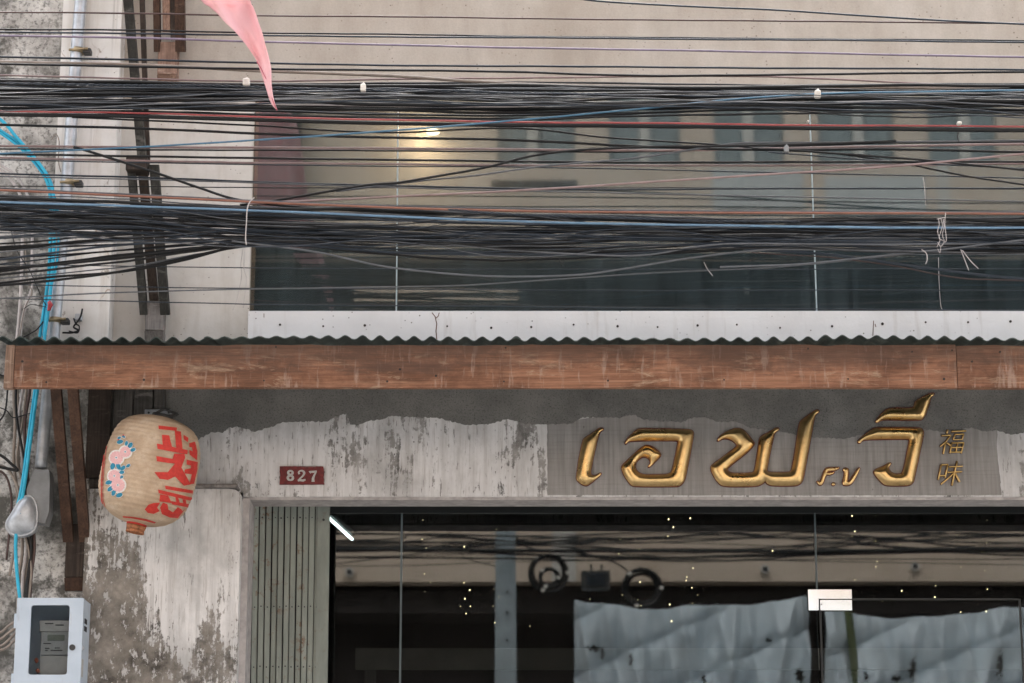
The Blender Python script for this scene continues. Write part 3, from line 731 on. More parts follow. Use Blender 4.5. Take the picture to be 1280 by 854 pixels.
singles = [
 (xs_(15.5, 17, 19.5, 21, 23, 24.7, 26.5, 27.8, 29.2), 2.4, 1.25, 'brown_rubber', 'thin dark brown cable, lower of the two topmost above the wall'),
 ([(690, -6), (760, 2.5), (880, 9), (960, 12.5), (1090, 20.5), (1180, 26), (1280, 30)], 2.8, 1.3, 'slate_rubber', 'grey cable slanting down from the top edge at the right'),
 (xs_(36.5, 38, 41, 43, 45.3, 47, 48.3, 49.6, 51), 2.4, 1.2, 'black_rubber', 'upper cable of the close black pair high on the wall'),
 (xs_(40.5, 41.7, 44.5, 46, 47.2, 48.4, 49.9, 51.2, 53), 2.6, 1.24, 'slate_rubber', 'lower cable of the close black pair high on the wall'),
 (xs_(44.5, 47.3, 52.5, 56, 59.5, 62.5, 65.5, 68.5, 71.3), 3.0, 1.32, 'lavender_sheen', 'lavender topped cable below the close black pair'),
 (xs_(71, 74.5, 79, 81.5, 82.8, 84, 85, 86, 87.5), 3.0, 1.2, 'slate_rubber', 'grey cable running just above the thick upper bundle'),
 (xs_(77.5, 81, 88.5, 94.5, 105, 108, 109, 110, 111), 4.4, 1.28, 'tan_rubber', 'brownish cable sinking from the left into the upper bundle'),
 (xs_(80, 83.5, 86, 88, 90, 94.5, 94, 91.5, 90), 3.4, 1.34, 'black_rubber', 'black cable rising to the right above the upper bundle'),
 (xs_(94, 98.5, 101.5, 99.5, 97.5, 96, 96, 103, 113), 2.6, 1.24, 'pink_rubber', 'thin pink brown cable weaving over the upper bundle'),
 (xs_(139.0, 141.5, 146, 150, 152.5, 154, 156, 157.3, 158.5), 2.5, 1.47, 'red_rubber', 'bright red cable lying on a thick black one'),
 (xs_(143.4, 145.8, 150, 154, 156.5, 158, 160, 161.5, 163), 5.6, 1.45, 'black_rubber', 'thick black cable directly under the bright red cable'),
 (xs_(156, 160.5, 167, 172, 175.5, 183, 187.5, 187, 190), 3.6, 1.36, 'black_rubber', 'black cable sagging in front of the upper window top'),
 ([(90, 147), (160, 150), (320, 157), (480, 166), (640, 160.5), (760, 172), (890, 180.5), (960, 187), (1050, 193), (1130, 205), (1220, 222), (1280, 231)], 2.6, 1.3, 'black_rubber', 'black cable crossing down to the right behind the red cable'),
 ([(0, 192), (110, 187), (180, 184), (240, 180.3), (320, 175.5), (480, 164), (640, 151), (800, 136.5), (880, 128), (960, 121), (1060, 116), (1280, 113)], 2.5, 1.5, 'blue_rubber', 'blue cable climbing from the left into the upper bundle'),
 (xs_(183, 184, 184.5, 186, 187, 188, 186, 183, 180), 3.4, 1.26, 'pink_rubber', 'pale pinkish cable level across the top of the window'),
 (xs_(186.5, 187, 188, 188.5, 189.5, 190, 184, 179, 177.5), 2.4, 1.22, 'black_rubber', 'thin black cable under the pale pinkish cable'),
 (xs_(193, 195.5, 197.5, 200, 202, 203, 203, 202.5, 202), 3.2, 1.34, 'black_rubber', 'level black cable across the middle of the window'),
 (xs_(197.5, 200.5, 203.8, 205.5, 206.5, 207, 207, 206, 205), 2.8, 1.3, 'pink_rubber', 'pale pink cable just under the level black one'),
 (xs_(200, 203, 205.5, 208, 209, 212, 215.5, 219, 223), 1.8, 1.18, 'slate_rubber', 'thin slate cable below the pale pink pair'),
 ([(92, 184), (130, 195.5), (185, 213), (250, 235), (308, 251.5), (420, 262), (560, 268)], 3.6, 1.4, 'black_rubber', 'black cable slanting steeply down across the timber bracket'),
 (xs_(217, 221.5, 227.5, 232, 236, 237, 236, 235.5, 236), 2.6, 1.28, 'slate_rubber', 'slate cable running through the crossing cables over the window'),
 (xs_(220.5, 224, 229, 234, 238.5, 242, 245.5, 249, 252), 1.9, 1.32, 'grey_rubber', 'thin grey cable drooping towards the right window edge'),
 (xs_(232.5, 233.5, 234.5, 235, 235, 235, 235.3, 235.8, 236.5), 1.5, 1.2, 'black_rubber', 'hair thin black cable midway over the window'),
 ([(300, 256), (340, 251.5), (450, 233), (500, 228), (560, 218), (610, 208.5), (665, 195), (710, 189), (800, 184.5), (960, 181.5), (1120, 177)], 3.4, 1.42, 'black_rubber', 'black cable climbing steeply rightward over the left pane'),
 ([(420, 239.5), (530, 226), (600, 219), (680, 207.5), (800, 197), (890, 183.5), (940, 179), (1060, 178), (1280, 176)], 2.6, 1.4, 'grey_rubber', 'grey cable climbing rightward beside the steep black one'),
 ([(310, 254.5), (450, 248), (560, 243), (640, 239), (720, 234), (850, 225), (960, 218), (1100, 209.5), (1210, 199.5), (1280, 192.5)], 3.0, 1.46, 'pink_rubber', 'dusty pink cable climbing all the way to the right edge'),
 ([(940, 186), (1000, 188.5), (1060, 193), (1150, 200), (1280, 213)], 3.0, 1.38, 'black_rubber', 'black cable dropping past the right joint of the window'),
 ([(960, 190), (1060, 198), (1160, 205), (1280, 211)], 2.0, 1.33, 'slate_rubber', 'thin slate cable dropping past the right joint of the window'),
 (xs_(237.5, 245, 253, 259.5, 263.5, 265.5, 266.5, 267, 267.3), 3.2, 1.52, 'orange_rubber', 'rust orange cable on top of the lower bundle'),
 (xs_(235, 243, 251, 257, 261, 263, 264.5, 265, 265.3), 2.2, 1.47, 'grey_rubber', 'grey cable riding above the rust orange cable'),
 (xs_(253, 257.5, 263.5, 270.5, 276.5, 280.5, 283, 284.5, 285), 3.0, 1.56, 'steel_blue_rubber', 'bright steel blue cable along the lower bundle'),
 ([(290, 301), (395, 315), (480, 333), (560, 342.5), (640, 346), (720, 344), (780, 336), (860, 323), (940, 313.5), (1010, 312), (1280, 318)], 2.6, 1.5, 'grey_rubber', 'pale grey cable hanging in the deepest sag below the bundle'),
 ([(560, 304), (640, 313), (790, 320), (870, 308.5), (930, 304.5), (1100, 306), (1280, 304)], 2.4, 1.52, 'grey_rubber', 'pale grey cable looping along the underside of the bundle'),
 ([(0, 373), (150, 365.5), (320, 361.5), (540, 358), (640, 353), (800, 342), (960, 334.5), (1080, 324), (1200, 309), (1280, 302)], 1.9, 1.35, 'grey_rubber', 'thin pale cable rising alone to the right over dark glass'),
 (xs_(331, 333, 335, 336, 337, 337, 337, 336, 336), 1.4, 1.2, 'slate_rubber', 'thin slate cable level across the dark lower glass'),
 (xs_(356, 358.5, 360.5, 361.5, 362.5, 363, 363, 363, 363), 1.4, 1.25, 'slate_rubber', 'thin slate cable across the left wall and lower glass'),
 (xs_(373, 377, 380.5, 382, 383.5, 385, 386, 387, 388), 1.5, 1.3, 'slate_rubber', 'lowest thin cable just above the white sill'),
 ([(930, 312), (1030, 318), (1150, 334), (1230, 344), (1280, 349)], 3.6, 1.48, 'slate_rubber', 'slate cable dropping away from the bundle at the right'),
 ([(940, 316), (1040, 322), (1120, 333), (1200, 348), (1280, 351)], 1.6, 1.36, 'brown_rubber', 'thin brown cable under the bundle at the right'),
 ([(900, 334), (1000, 330), (1100, 320), (1190, 311), (1280, 300)], 2.6, 1.53, 'grey_rubber', 'grey cable rising across the underside at the right'),
]
for pts, d, q, mt, lb in singles:
    cable(pts, d, q, mt, lb)
# upper bundle
GU = 'black cables of the upper bundle'
for i in range(19):
    f = i / 18
    y0 = 100 + 40*f; y3 = 104.5 + 40*f; y6 = 106 + 43*f; y8 = 107 + 33*f; y12 = 106 + 34*f
    j = lambda s=2.0: random.uniform(-s, s)
    pts = [(0, y0+j()), (160, y0*.55 + y3*.45 + j()), (320, y3+j()), (480, (y3+y6)/2+j(2.5)), (640, y6+j(2.5)), (800, (y6+y8)/2+j(2.5)), (960, y8+j()), (1120, y8+j()), (1280, y12+j())]
    mt = random.choices(['black_rubber', 'slate_rubber', 'black_rubber', 'tan_rubber', 'lavender_sheen', 'white_rubber'], [6, 3, 4, .6, .8, .6])[0]
    lb = {'black_rubber': 'black cable inside the thick upper bundle', 'slate_rubber': 'slate grey cable inside the thick upper bundle', 'tan_rubber': 'tan cable inside the thick upper bundle',
          'lavender_sheen': 'lavender sheen cable inside the thick upper bundle', 'white_rubber': 'whitish cable inside the thick upper bundle'}[mt]
    cable(pts, random.choice([2.4, 3.0, 3.8, 4.6, 5.6]) if mt in ('black_rubber', 'slate_rubber') else 2.4, random.uniform(1.2, 1.45), mt, lb, lb.replace('cable', 'cables', 1), jit=.5)
# lower bundle
for i in range(34):
    f = i / 33
    y0 = 243 + 66*f; y2 = 250 + 55*f; y3 = 257 + 51*f; y6 = 266 + 50*f; y8 = 274 + 36*f; y12 = 272 + 44*f
    j = lambda s=2.2: random.uniform(-s, s)
    if f > .72: y0 += (f - .72) * 150
    sag = 8*(f > .8)*random.random()
    pts = [(0, y0+j()), (160, y2+j() + (y0-310)*.62*(y0 > 310)), (320, y3+j(1.4)), (480, (y3+y6)/2+j(3)+sag), (640, y6+j(3)+sag*1.4), (800, (y6+y8)/2+j(3)+sag), (960, y8+j(3)), (1120, (y8+y12)/2+j(2)), (1280, y12+j(3))]
    mt = random.choices(['black_rubber', 'slate_rubber', 'grey_rubber', 'tan_rubber'], [9, 5, 1.6, .5])[0]
    lb = {'black_rubber': 'black cable inside the thick lower bundle', 'slate_rubber': 'slate grey cable inside the thick lower bundle',
          'grey_rubber': 'pale grey cable inside the thick lower bundle', 'tan_rubber': 'tan cable inside the thick lower bundle'}[mt]
    cable(pts, random.choice([2.0, 2.6, 3.2, 3.8, 4.6]) if mt != 'grey_rubber' else 1.8, random.uniform(1.2, 1.52), mt, lb, lb.replace('cable', 'cables', 1), jit=.8)
thin = []  # thin strands over the bundles; the grey ones also paint in sheen
for i in range(8):
    y = [random.uniform(101, 141) + k*1.2 for k in range(9)]; yy = list(np.convolve([y[0]] + y + [y[-1]], [.3, .4, .3], 'valid'))
    thin.append((xs_(*yy), 'upper'))
for i in range(20):
    lo_, hi_ = (246, 253, 260, 264, 268, 272, 275, 273, 272), (300, 302, 308, 318, 322, 318, 312, 316, 322)
    f = random.random(); yy = [a + (c - a)*min(1, max(0, f + random.uniform(-.3, .3))) for a, c in zip(lo_, hi_)]
    thin.append((xs_(*yy), 'lower'))
for pts, wh in thin:
    mt = random.choice(['slate_rubber', 'grey_rubber', 'black_rubber', 'black_rubber', 'slate_rubber'])
    lb = {'slate_rubber': 'thin slate strand', 'grey_rubber': 'thin grey sheen strand', 'black_rubber': 'thin black strand'}[mt] + ' wandering over the thick %s bundle' % wh
    cable(pts, random.choice([1.3, 1.6, 2.0]), random.uniform(1.46, 1.55), mt, lb, lb.replace('strand', 'strands', 1), jit=1.0)
# cables fanning out of the bundle at the left
fan = [[(0, 309), (90, 304), (190, 296), (310, 291), (460, 296), (640, 300)], [(0, 322), (70, 319), (150, 313), (230, 306), (320, 300), (460, 302)],
       [(0, 312.5), (120, 307), (220, 303), (320, 297), (500, 303)], [(0, 335), (60, 332), (150, 322), (240, 311), (320, 302), (480, 306)],
       [(0, 337), (80, 330), (180, 320), (270, 309), (340, 304)], [(0, 354.5), (70, 346), (150, 340), (230, 325), (300, 308), (380, 303)], [(0, 357), (80, 349.5), (160, 338), (250, 318), (310, 306)]]
fan.sort(key=lambda q: q[0][1])
for pts, w_ in zip(fan, ['uppermost', 'second', 'third', 'fourth', 'fifth', 'sixth', 'lowest']):
    cable(pts, random.choice([2.6, 3.4]), random.uniform(1.3, 1.5), 'black_rubber', 'black cable fanning down left out of the lower bundle, %s at the left edge' % w_, 'cables fanning left')
fam = {}
for o in scene.objects:
    if o.get('label', '').endswith('bundle') and o.get('group'): fam.setdefault(o['label'], []).append(o)
for lb, os_ in fam.items():
    if 1 < len(os_) <= 4:
        os_.sort(key=lambda o: -o.data.vertices[0].co.z)
        for o, w in zip(os_, ['uppermost', 'second', 'third', 'fourth']): o['label'] = lb + ', %s at the left edge' % w
    elif len(os_) == 1: del os_[0]['group']
# twisted stranded wires
def twisted(pts, q, rpx, label):
    w = spline([(a, c, 0) for a, c in pts], 60); m = MB()
    base = [P(v.x, v.y, -q) for v in w]; r = rpx / (F/(11-q))
    for s_ in (0, math.pi):
        m.tube([p_ + Vector((0, math.cos(i*.62+s_), math.sin(i*.62+s_))) * r for i, p_ in enumerate(base)], r*.9, 5)
    tag(m.build('twisted_cable', 'slate_rubber', None, True), label, 'cable')
twisted([(-300, 100), (0, 104), (160, 107), (260, 107), (420, 112), (640, 116), (760, 118)], 1.46, 1.0, 'twisted steel messenger wire along the upper bundle at left')
twisted([(560, 262), (640, 268), (760, 272), (880, 276), (1000, 277)], 1.58, .9, 'twisted two strand wire over the middle of the lower bundle')
# ties and tags on the cables
def tie(pts, dpx, q, label, mat_='white_rubber', name='cable_tie'):
    o = MB().tube([p_ for p_ in spline([P(a, c, -q) for a, c in pts], 5)], dpx/2/(F/(11-q)), 6).build(name, mat_, None, True); tag(o, label, 'tie'); return o
tie([(318, 247), (312, 253), (309, 262), (308, 280), (307, 296), (308, 306)], 1.5, 1.6, 'white string tied round the lower bundle at the left')
tie([(305, 303), (301, 330), (302, 345), (296, 375), (291, 388)], 1.0, 1.2, 'loose pale string end hanging by the window edge')
tie([(306, 305), (305, 335), (308, 350), (304, 385)], .9, 1.22, 'second loose string end beside the window edge')
tw = thing('wire_tie', P(1176, 310, -1.6), 'white wire knotted round the lower bundle near the right edge', 'tie')
for pts in [[(1173, 273), (1174, 281), (1172, 290), (1175, 300), (1171, 309)], [(1176, 273), (1178, 281), (1176, 290), (1174, 298), (1180, 302), (1176, 308), (1172, 303)],
            [(1179, 274), (1180, 284), (1178, 294), (1181, 302)], [(1182, 266), (1181, 280), (1183, 300), (1180, 303)], [(1171, 274), (1181, 272)], [(1176, 308), (1175, 316), (1172, 311)]]:
    MB().tube(spline([P(a, c, -1.6) for a, c in pts], 5), .0014, 5).build('strand', 'white_rubber', tw, True)
tie([(1152, 312), (1158, 317), (1159, 325), (1157, 330)], 1.2, 1.58, 'small curled white wire under the lower bundle')
tie([(1201, 312), (1206, 325), (1211, 338)], 1.1, 1.58, 'left of two loose wire ends under the bundle')
tie([(1203, 313), (1213, 326), (1223, 336)], 1.1, 1.58, 'right of two loose wire ends under the bundle')
tie([(1154, 222), (1156, 238), (1157, 256)], 1.1, 1.3, 'thin pale wire hanging over the right pane')
tie([(1173, 322), (1174, 355), (1176, 382), (1179, 388)], .7, .2, 'hair thin wire hanging down the dark right pane')
tie([(880, 328), (884, 336), (891, 345)], .8, 1.5, 'short curled wire end under the bundle at centre')
tie([(699, 323), (702, 332), (706, 324)], 1.0, 1.5, 'small black wire hook under the bundle', 'black_rubber')
tie([(1198, 165), (1197, 172), (1199, 178)], 1.3, 1.5, 'small black loop below the red cable at right', 'black_rubber')
def clip(px, py, w, h, q, label, mat_='white_plastic'):
    a = P(px, py, -q); s_ = 1/(F/(11-q))
    m = MB().bevbox(a.x - w/2*s_, a.x + w/2*s_, -q - .012, -q + .012, a.z - h/2*s_, a.z + h/2*s_, .003)
    m.add([(x*1.0, y, z) for x, y, z in [(a.x - w*.3*s_, -q - .006, a.z + h*.5*s_), (a.x + w*.35*s_, -q - .006, a.z + h*.5*s_), (a.x + w*.1*s_, -q, a.z + h*.85*s_), (a.x - w*.3*s_, -q + .006, a.z + h*.5*s_)]], [(0, 1, 2), (1, 3, 2), (3, 0, 2), (0, 3, 1)])
    tag(m.build('cable_clip', mat_), label, 'clip')
clip(308, 103, 9, 9, 1.52, 'cream plastic clip on the upper bundle beside the pink flag')
clip(454, 110, 7, 10, 1.52, 'cream plastic clip on the upper bundle left of centre')
clip(1022, 118, 8, 10, 1.52, 'cream plastic clip on the upper bundle towards the right')
clip(1199, 154.5, 6, 4, 1.55, 'tiny white clip sitting on the red cable')
clip(983, 187, 6, 9, 1.5, 'grey clip on the cables over the right joint', 'grey_paint')
clip(1010, 152, 3, 2, 1.5, 'tiny white fleck of tape on the upper bundle')

# ================================================================== PINK FLAG
QF = 1.72
fl = [(x/6.1 + 240, y/6.1) for x, y in [(-75, -1525), (-275, -1160), (-305, -850), (-215, -490), (-90, -240), (70, 0), (140, 55), (200, 110), (250, 170), (330, 245), (400, 330), (450, 400), (495, 470), (520, 540), (560, 660), (600, 780), (648, 842)]]
fr_ = [(x/6.1 + 240, y/6.1) for x, y in [(0, -1525), (185, -1220), (300, -950), (365, -490), (408, -240), (445, 0), (468, 55), (489, 110), (508, 170), (535, 245), (557, 330), (575, 400), (592, 470), (603, 540), (607, 660), (625, 770), (652, 842)]]
L = spline([(a, c, 0) for a, c in fl], 6); Rr = spline([(a, c, 0) for a, c in fr_], 6); vs = []; nu = 14
for i in range(len(L)):
    for k in range(nu + 1):
        t = k / nu; a = L[i].lerp(Rr[i], t); w = (Rr[i] - L[i]).length / 90
        dy = .075*w*math.sin(t*6.2 + i*.09) + .03*w*math.sin(t*12 + 1 + i*.07) + .012*math.sin(i*.2)
        vs.append(P(a.x, a.y, -QF + dy))
fs = [(i*(nu+1)+k, i*(nu+1)+k+1, (i+1)*(nu+1)+k+1, (i+1)*(nu+1)+k) for i in range(len(L)-1) for k in range(nu)]
fo = MB().add(vs, fs).build('pink_flag', 'pink_cloth', None, True)
sm = fo.modifiers.new('thickness', 'SOLIDIFY'); sm.thickness = .0012
tag(fo, 'pink triangular cloth flag hanging down over the cables at the top left', 'flag')
# fold near the tip, drawn as a darker pink line
plain('fold_pink', (.46, .13, .16), .8, 0, .2, .1, 40)
fold_line = MB().tube([P(x/6.1 + 240, y/6.1, -QF - .012) for x, y in [(495, 470), (530, 530), (570, 610), (598, 680), (606, 740), (630, 800), (648, 842)]], .0022, 5)
ho = fold_line.build('fold_line', 'fold_pink', fo, True)

# ================================================================== CONDUIT, CLAMPS, WIRES ON THE LEFT WALL
pipe = thing('conduit', P(50, 590, -.16), 'grey metal conduit pipe clamped up the left wall into a hooded fitting', 'pipe')
pc = [(117, -160), (101, 0), (93, 100), (86, 200), (76, 320), (67, 420), (57, 520), (51, 585)]
pw = [P(a, c, -.19) for a, c in pc]
MB().tube(spline(pw, 6), .0285, 18).build('pipe_length', 'galvanised', pipe, True)
for px, py in [(98, 64), (87, 229), (70, 401)]:
    q = P(px, py, -.19); ax = (pw[0] - pw[-1]).normalized()
    ring = MB().tube([q - ax*.012, q + ax*.012], .0325, 18).build('clamp', 'brass_clamp', pipe, True)
    MB().bevbox(q.x + .024, q.x + .062, -.215, -.165, q.z - .016, q.z + .008, .003).build('clamp_ear', 'dark_metal', ring)
    MB().tube([q + Vector((-.04, -.03, -.005)), q + Vector((.05, -.03, .002))], .006, 8).build('clamp_bolt', 'brass_clamp', ring)
# fitting body and hood
a0 = [P(x, y, -.22) for x, y in [(43, 588), (62, 588), (63, 600), (62, 640), (57, 655), (35, 650), (34, 612)]]
MB().prism([(q.x, q.z) for q in a0], -.235, -.13).build('fitting_body', 'grey_paint', pipe)
hp = [(36, 617), (42, 620), (47, 632), (47.5, 650), (45, 662), (37, 669), (24, 671.5), (12, 669), (5.5, 661), (5, 652), (12, 642), (20, 628), (28, 619)]
hp = chaikin([(P(a, c, -.25).x, P(a, c, -.25).z) for a, c in hp], 2)
cx_ = sum(q[0] for q in hp)/len(hp); cz_ = sum(q[1] for q in hp)/len(hp)
vs = []; fs = []; rings = [(1.0, -.215), (1.0, -.232), (.965, -.242), (.90, -.243), (.86, -.250), (.72, -.268), (.5, -.281), (.25, -.288), (.02, -.290)]
for s_, yy in rings: vs += [(cx_ + (x-cx_)*s_, yy, cz_ + (z-cz_)*s_ + (1-s_)*.006) for x, z in hp]
n = len(hp)
for r_ in range(len(rings)-1):
    for k in range(n): fs.append((r_*n+k, r_*n+(k+1) % n, (r_+1)*n+(k+1) % n, (r_+1)*n+k))
fs.append(tuple(reversed(range(n))))
ho = MB().add(vs, fs).build('hood', 'galvanised', pipe); auto_smooth(ho, 50)
q = P(25, 636, -.27); MB().tube([q + Vector((0, .03, 0)), q + Vector((0, -.004, 0))], .011, 12).build('embossed_seal', 'grey_paint', ho)

def wall_wire(pts, dpx, Y, mat_, label, name='wall_cable', group=None, n=8):
    w = spline([P(a, c, Y if not isinstance(Y, list) else Y[i]) for i, (a, c) in enumerate(pts)], n)
    yy = Y if not isinstance(Y, list) else Y[0]
    o = MB().tube(w, dpx/2/(F/(11+yy)), 8).build(name, mat_, None, True); tag(o, label, 'cable', group); return o
def lab(l): return l
wall_wire([(-60, 105), (0, 149), (20, 171), (42, 196), (60, 221), (67, 245), (68, 290), (66, 330), (62, 375), (56, 420), (50, 470), (45, 500), (37, 560), (30, 610), (21, 660), (20, 700), (25, 750), (28, 775)], 4.6, -.24, 'cyan_rubber', 'turquoise cable, outermost of the three beside the conduit')
wall_wire([(-60, 125), (0, 163), (25, 181), (46, 206), (59, 228), (63, 250), (63, 300), (61, 340), (56, 380), (50, 420), (46, 470), (42, 500), (34, 560), (27, 610), (20, 640)], 4.6, -.225, 'cyan_rubber', 'turquoise cable, middle of the three beside the conduit')
wall_wire([(-60, 130), (0, 166.5), (28, 188), (50, 213), (66, 240), (72, 265), (73, 300), (70, 335), (63, 362), (58, 390), (54, 420)], 3.2, -.235, 'cyan_rubber', 'thinner turquoise cable joining the two beside the conduit')
wall_wire([(-40, 195), (0, 212), (16, 228), (25, 244), (28, 262), (28, 300), (27, 340), (25, 380), (21, 425)], 4.2, -.15, 'white_rubber', 'left of two white cables on the mouldy wall')
wall_wire([(-40, 178), (2, 207), (18, 218), (30, 235), (37, 254), (40, 280), (40, 330), (40, 358), (33, 380), (28, 400), (25, 425)], 3.6, -.16, 'white_rubber', 'right of two white cables on the mouldy wall')
wall_wire([(31, 300), (34, 350), (40, 365), (31, 385), (26, 410), (24, 428)], 1.6, -.2, 'tan_rubber', 'brown twiggy wire over the white cables')
for k, (a, c, d, e) in enumerate([(17.5, 19, 17, 22), (22, 26, 23, 30), (28, 23, 28, 27), (33, 28, 21, 34), (37, 31, 33, 37), (20, 22, 30, 33)]):
    wall_wire([(a + 6, 440), (a, 490), (c, 530), (d, 575), (e, 620), (e + 6, 680), (e + 2, 720), (e, 760)], random.choice([2.6, 3.4, 4.2]), -.13 - .012*k, ['tan_rubber', 'tan_rubber', 'white_rubber', 'tan_rubber', 'brown_rubber', 'black_rubber'][k],
              'old wire in the tangle left of the turquoise cables, %s' % ['nearest the wall edge', 'second from the left', 'whitish one', 'crossing behind the others', 'brown one', 'black one'][k])
wall_wire([(-20, 462), (5, 470), (14, 470), (10, 485), (4, 520), (-20, 540)], 2.4, -.2, 'black_rubber', 'black wire loop at the left edge below the fascia end')
wall_wire([(-20, 505), (6, 512), (16, 522), (30, 519), (40, 516)], 1.6, -.2, 'black_rubber', 'thin black wire looping at the left edge')
wall_wire([(-20, 560), (2, 570), (14, 580), (22, 588), (10, 586), (-20, 580)], 4.0, -.22, 'black_rubber', 'thick black cable end bent round at the left edge')
wall_wire([(-20, 580), (6, 584), (18, 600), (24, 620), (22, 660), (12, 720)], 3.6, -.2, 'tan_rubber', 'tan cable curving down at the left edge')
wall_wire([(-20, 590), (2, 590), (12, 608), (14, 640), (8, 700)], 3.2, -.19, 'brown_rubber', 'brown cable curving down at the left edge')
wall_wire([(34, 672), (38, 700), (33, 730), (31, 760)], 3.4, -.17, 'black_rubber', 'black cable running down into the meter box')
wall_wire([(31, 668), (36, 690), (39, 715), (36, 750)], 3.0, -.19, 'tan_rubber', 'tan cable running down into the meter box')
for k, (y0, y1) in enumerate([(791, 777), (799, 785), (808, 792), (813, 800)]):
    wall_wire([(-20, y0 + 2), (0, y0), (10, (y0+y1)/2 - 1 + k), (19, y1), (30, y1 - 10)], 3.6, -.2 - .01*k, 'tan_rubber', 'grey brown cable looping into the meter box, %s' % ['topmost', 'second from the top', 'third from the top', 'lowest'][k])
wall_wire([(8, 262), (20, 310), (38, 340), (52, 372), (58, 382)], 1.4, -.26, 'black_rubber', 'thin black wire slanting to the red tag')
wall_wire([(58, 384), (48, 382), (38, 381), (30, 386)], 1.0, -.26, 'black_rubber', 'hair thin wire left of the red tag')
wall_wire([(54, 402), (46, 412), (36, 418), (26, 423)], 1.8, -.24, 'black_rubber', 'black wire end reaching from the pipe foot to the roof')
wall_wire([(64, 175), (70, 168), (74, 178), (73, 200), (76, 215)], 1.4, -.2, 'tan_rubber', 'rusty wire twisted beside the conduit')
o = MB(); q = P(61, 383, -.27); o.tube([q + Vector((-.006, 0, .016)), q + Vector((0, 0, .02)), q + Vector((.008, 0, .006)), q + Vector((.002, 0, -.016)), q + Vector((-.004, 0, -.022))], [.004, .011, .013, .009, .002], 8)
tag(o.build('cable_connector', 'red_tag', None, True), 'small red connector hanging on the turquoise cables', 'connector')
cb = thing('wall_hook', P(96, 404, -.15), 'small galvanised wall hook with twisted black wire above the awning', 'hook')
q = P(98, 397, -.15); MB().bevbox(q.x - .016, q.x + .016, -.155, -.13, q.z - .014, q.z + .018, .003).build('hook_plate', 'galvanised', cb)
MB().tube(spline([P(a, c, -.17) for a, c in [(103, 386), (101, 395), (97, 402), (92, 409), (98, 413), (90, 416), (78, 416)]], 5), .0045, 6).build('hook_wire', 'black_rubber', cb, True)
MB().tube(spline([P(a, c, -.17) for a, c in [(92, 398), (95, 405), (99, 408), (97, 416), (86, 414)]], 5), .0035, 6).build('hook_wire', 'black_rubber', cb, True)

# ================================================================== PAPER LANTERN
LY = -.42
lt, lbm = P(203, 523, LY), P(171, 655, LY)
axis = (lt - lbm); LH = axis.length; axis.normalize()
lan = thing('paper_lantern', lbm, 'tilted cream paper lantern with red characters and pink flowers under the awning', 'lantern')
ex = axis.cross(Vector((0, 1, 0))).normalized(); ey = ex.cross(axis).normalized()
RW = 60.5 / (F / (11 + LY))
prof_t = [0, .015, .05, .10, .17, .27, .40, .52, .64, .75, .84, .90, .95, .985, 1.0]
prof_r = [.20, .40, .60, .76, .885, .965, .995, 1.0, .985, .95, .88, .79, .64, .42, .25]
pr0 = spline([(a, c, 0) for a, c in zip(prof_t, prof_r)], 6)
pr = [Vector((t, float(np.interp(t, [q.x for q in pr0], [q.y for q in pr0])), 0)) for t in list(np.linspace(0, .06, 12)[:-1]) + list(np.linspace(.06, .94, 150)) + list(np.linspace(.94, 1, 12)[1:])]
PRX = np.array([q.x for q in pr]); PRY = np.array([q.y for q in pr])
def lan_pt(t, th, off=0.0):
    r = float(np.interp(t, PRX, PRY)) * RW + off
    return lbm + axis*(t*LH) + (ex*math.cos(th) + ey*math.sin(th)) * r
vs = []; fs = []; nth = 64
for i, q in enumerate(pr):
    for k in range(nth):
        th = 2*math.pi*k/nth; rib = .0011*math.sin(q.x*2*math.pi*24 + .5*math.sin(th*3)) + .0012*math.sin(th*9 + q.x*14)*math.sin(th*4 - q.x*9)
        vs.append(lan_pt(q.x, th, rib))
for i in range(len(pr)-1):
    for k in range(nth): fs.append((i*nth+k, i*nth+(k+1) % nth, (i+1)*nth+(k+1) % nth, (i+1)*nth+k))
shade = MB().add(vs, fs).build('shade', 'lantern_paper', lan, True)
def ring(t0, t1, r0, r1, name, mat_, par):
    vs = []; prf = [(t0, r0), (t0, r0 + .004), (t1, r1 + .004), (t1, r1)]
    for t, r in prf:
        for k in range(40):
            th = 2*math.pi*k/40; vs.append(lbm + axis*(t*LH) + (ex*math.cos(th) + ey*math.sin(th))*r)
    fs = [(i*40+k, i*40+(k+1) % 40, ((i+1) % 4)*40+(k+1) % 40, ((i+1) % 4)*40+k) for i in range(4) for k in range(40)]
    return MB().add(vs, fs).build(name, mat_, par, True)
ring(-.015, .045, .040, .046, 'neck', 'lantern_red', lan)
ring(-.055, -.017, .036, .041, 'rim', 'lantern_rim', lan)
ring(-.085, -.057, .037, .036, 'rim', 'lantern_rim', lan)
ring(.99, 1.03, .045, .045, 'cap_ring', 'dark_metal', lan)
# wire hoop and hanging cord
MB().tube(spline([lan_pt(1.0, 0, 0), P(221, 519, LY - .02), P(212, 514, LY), P(205, 512, LY), P(196, 518, LY), lan_pt(1.0, math.pi, 0)], 6), .006, 8).build('hoop', 'dark_metal', lan, True)
MB().tube([P(205, 513, LY), P(203, 440, LY)], .002, 6).build('cord', 'dark_metal', lan)
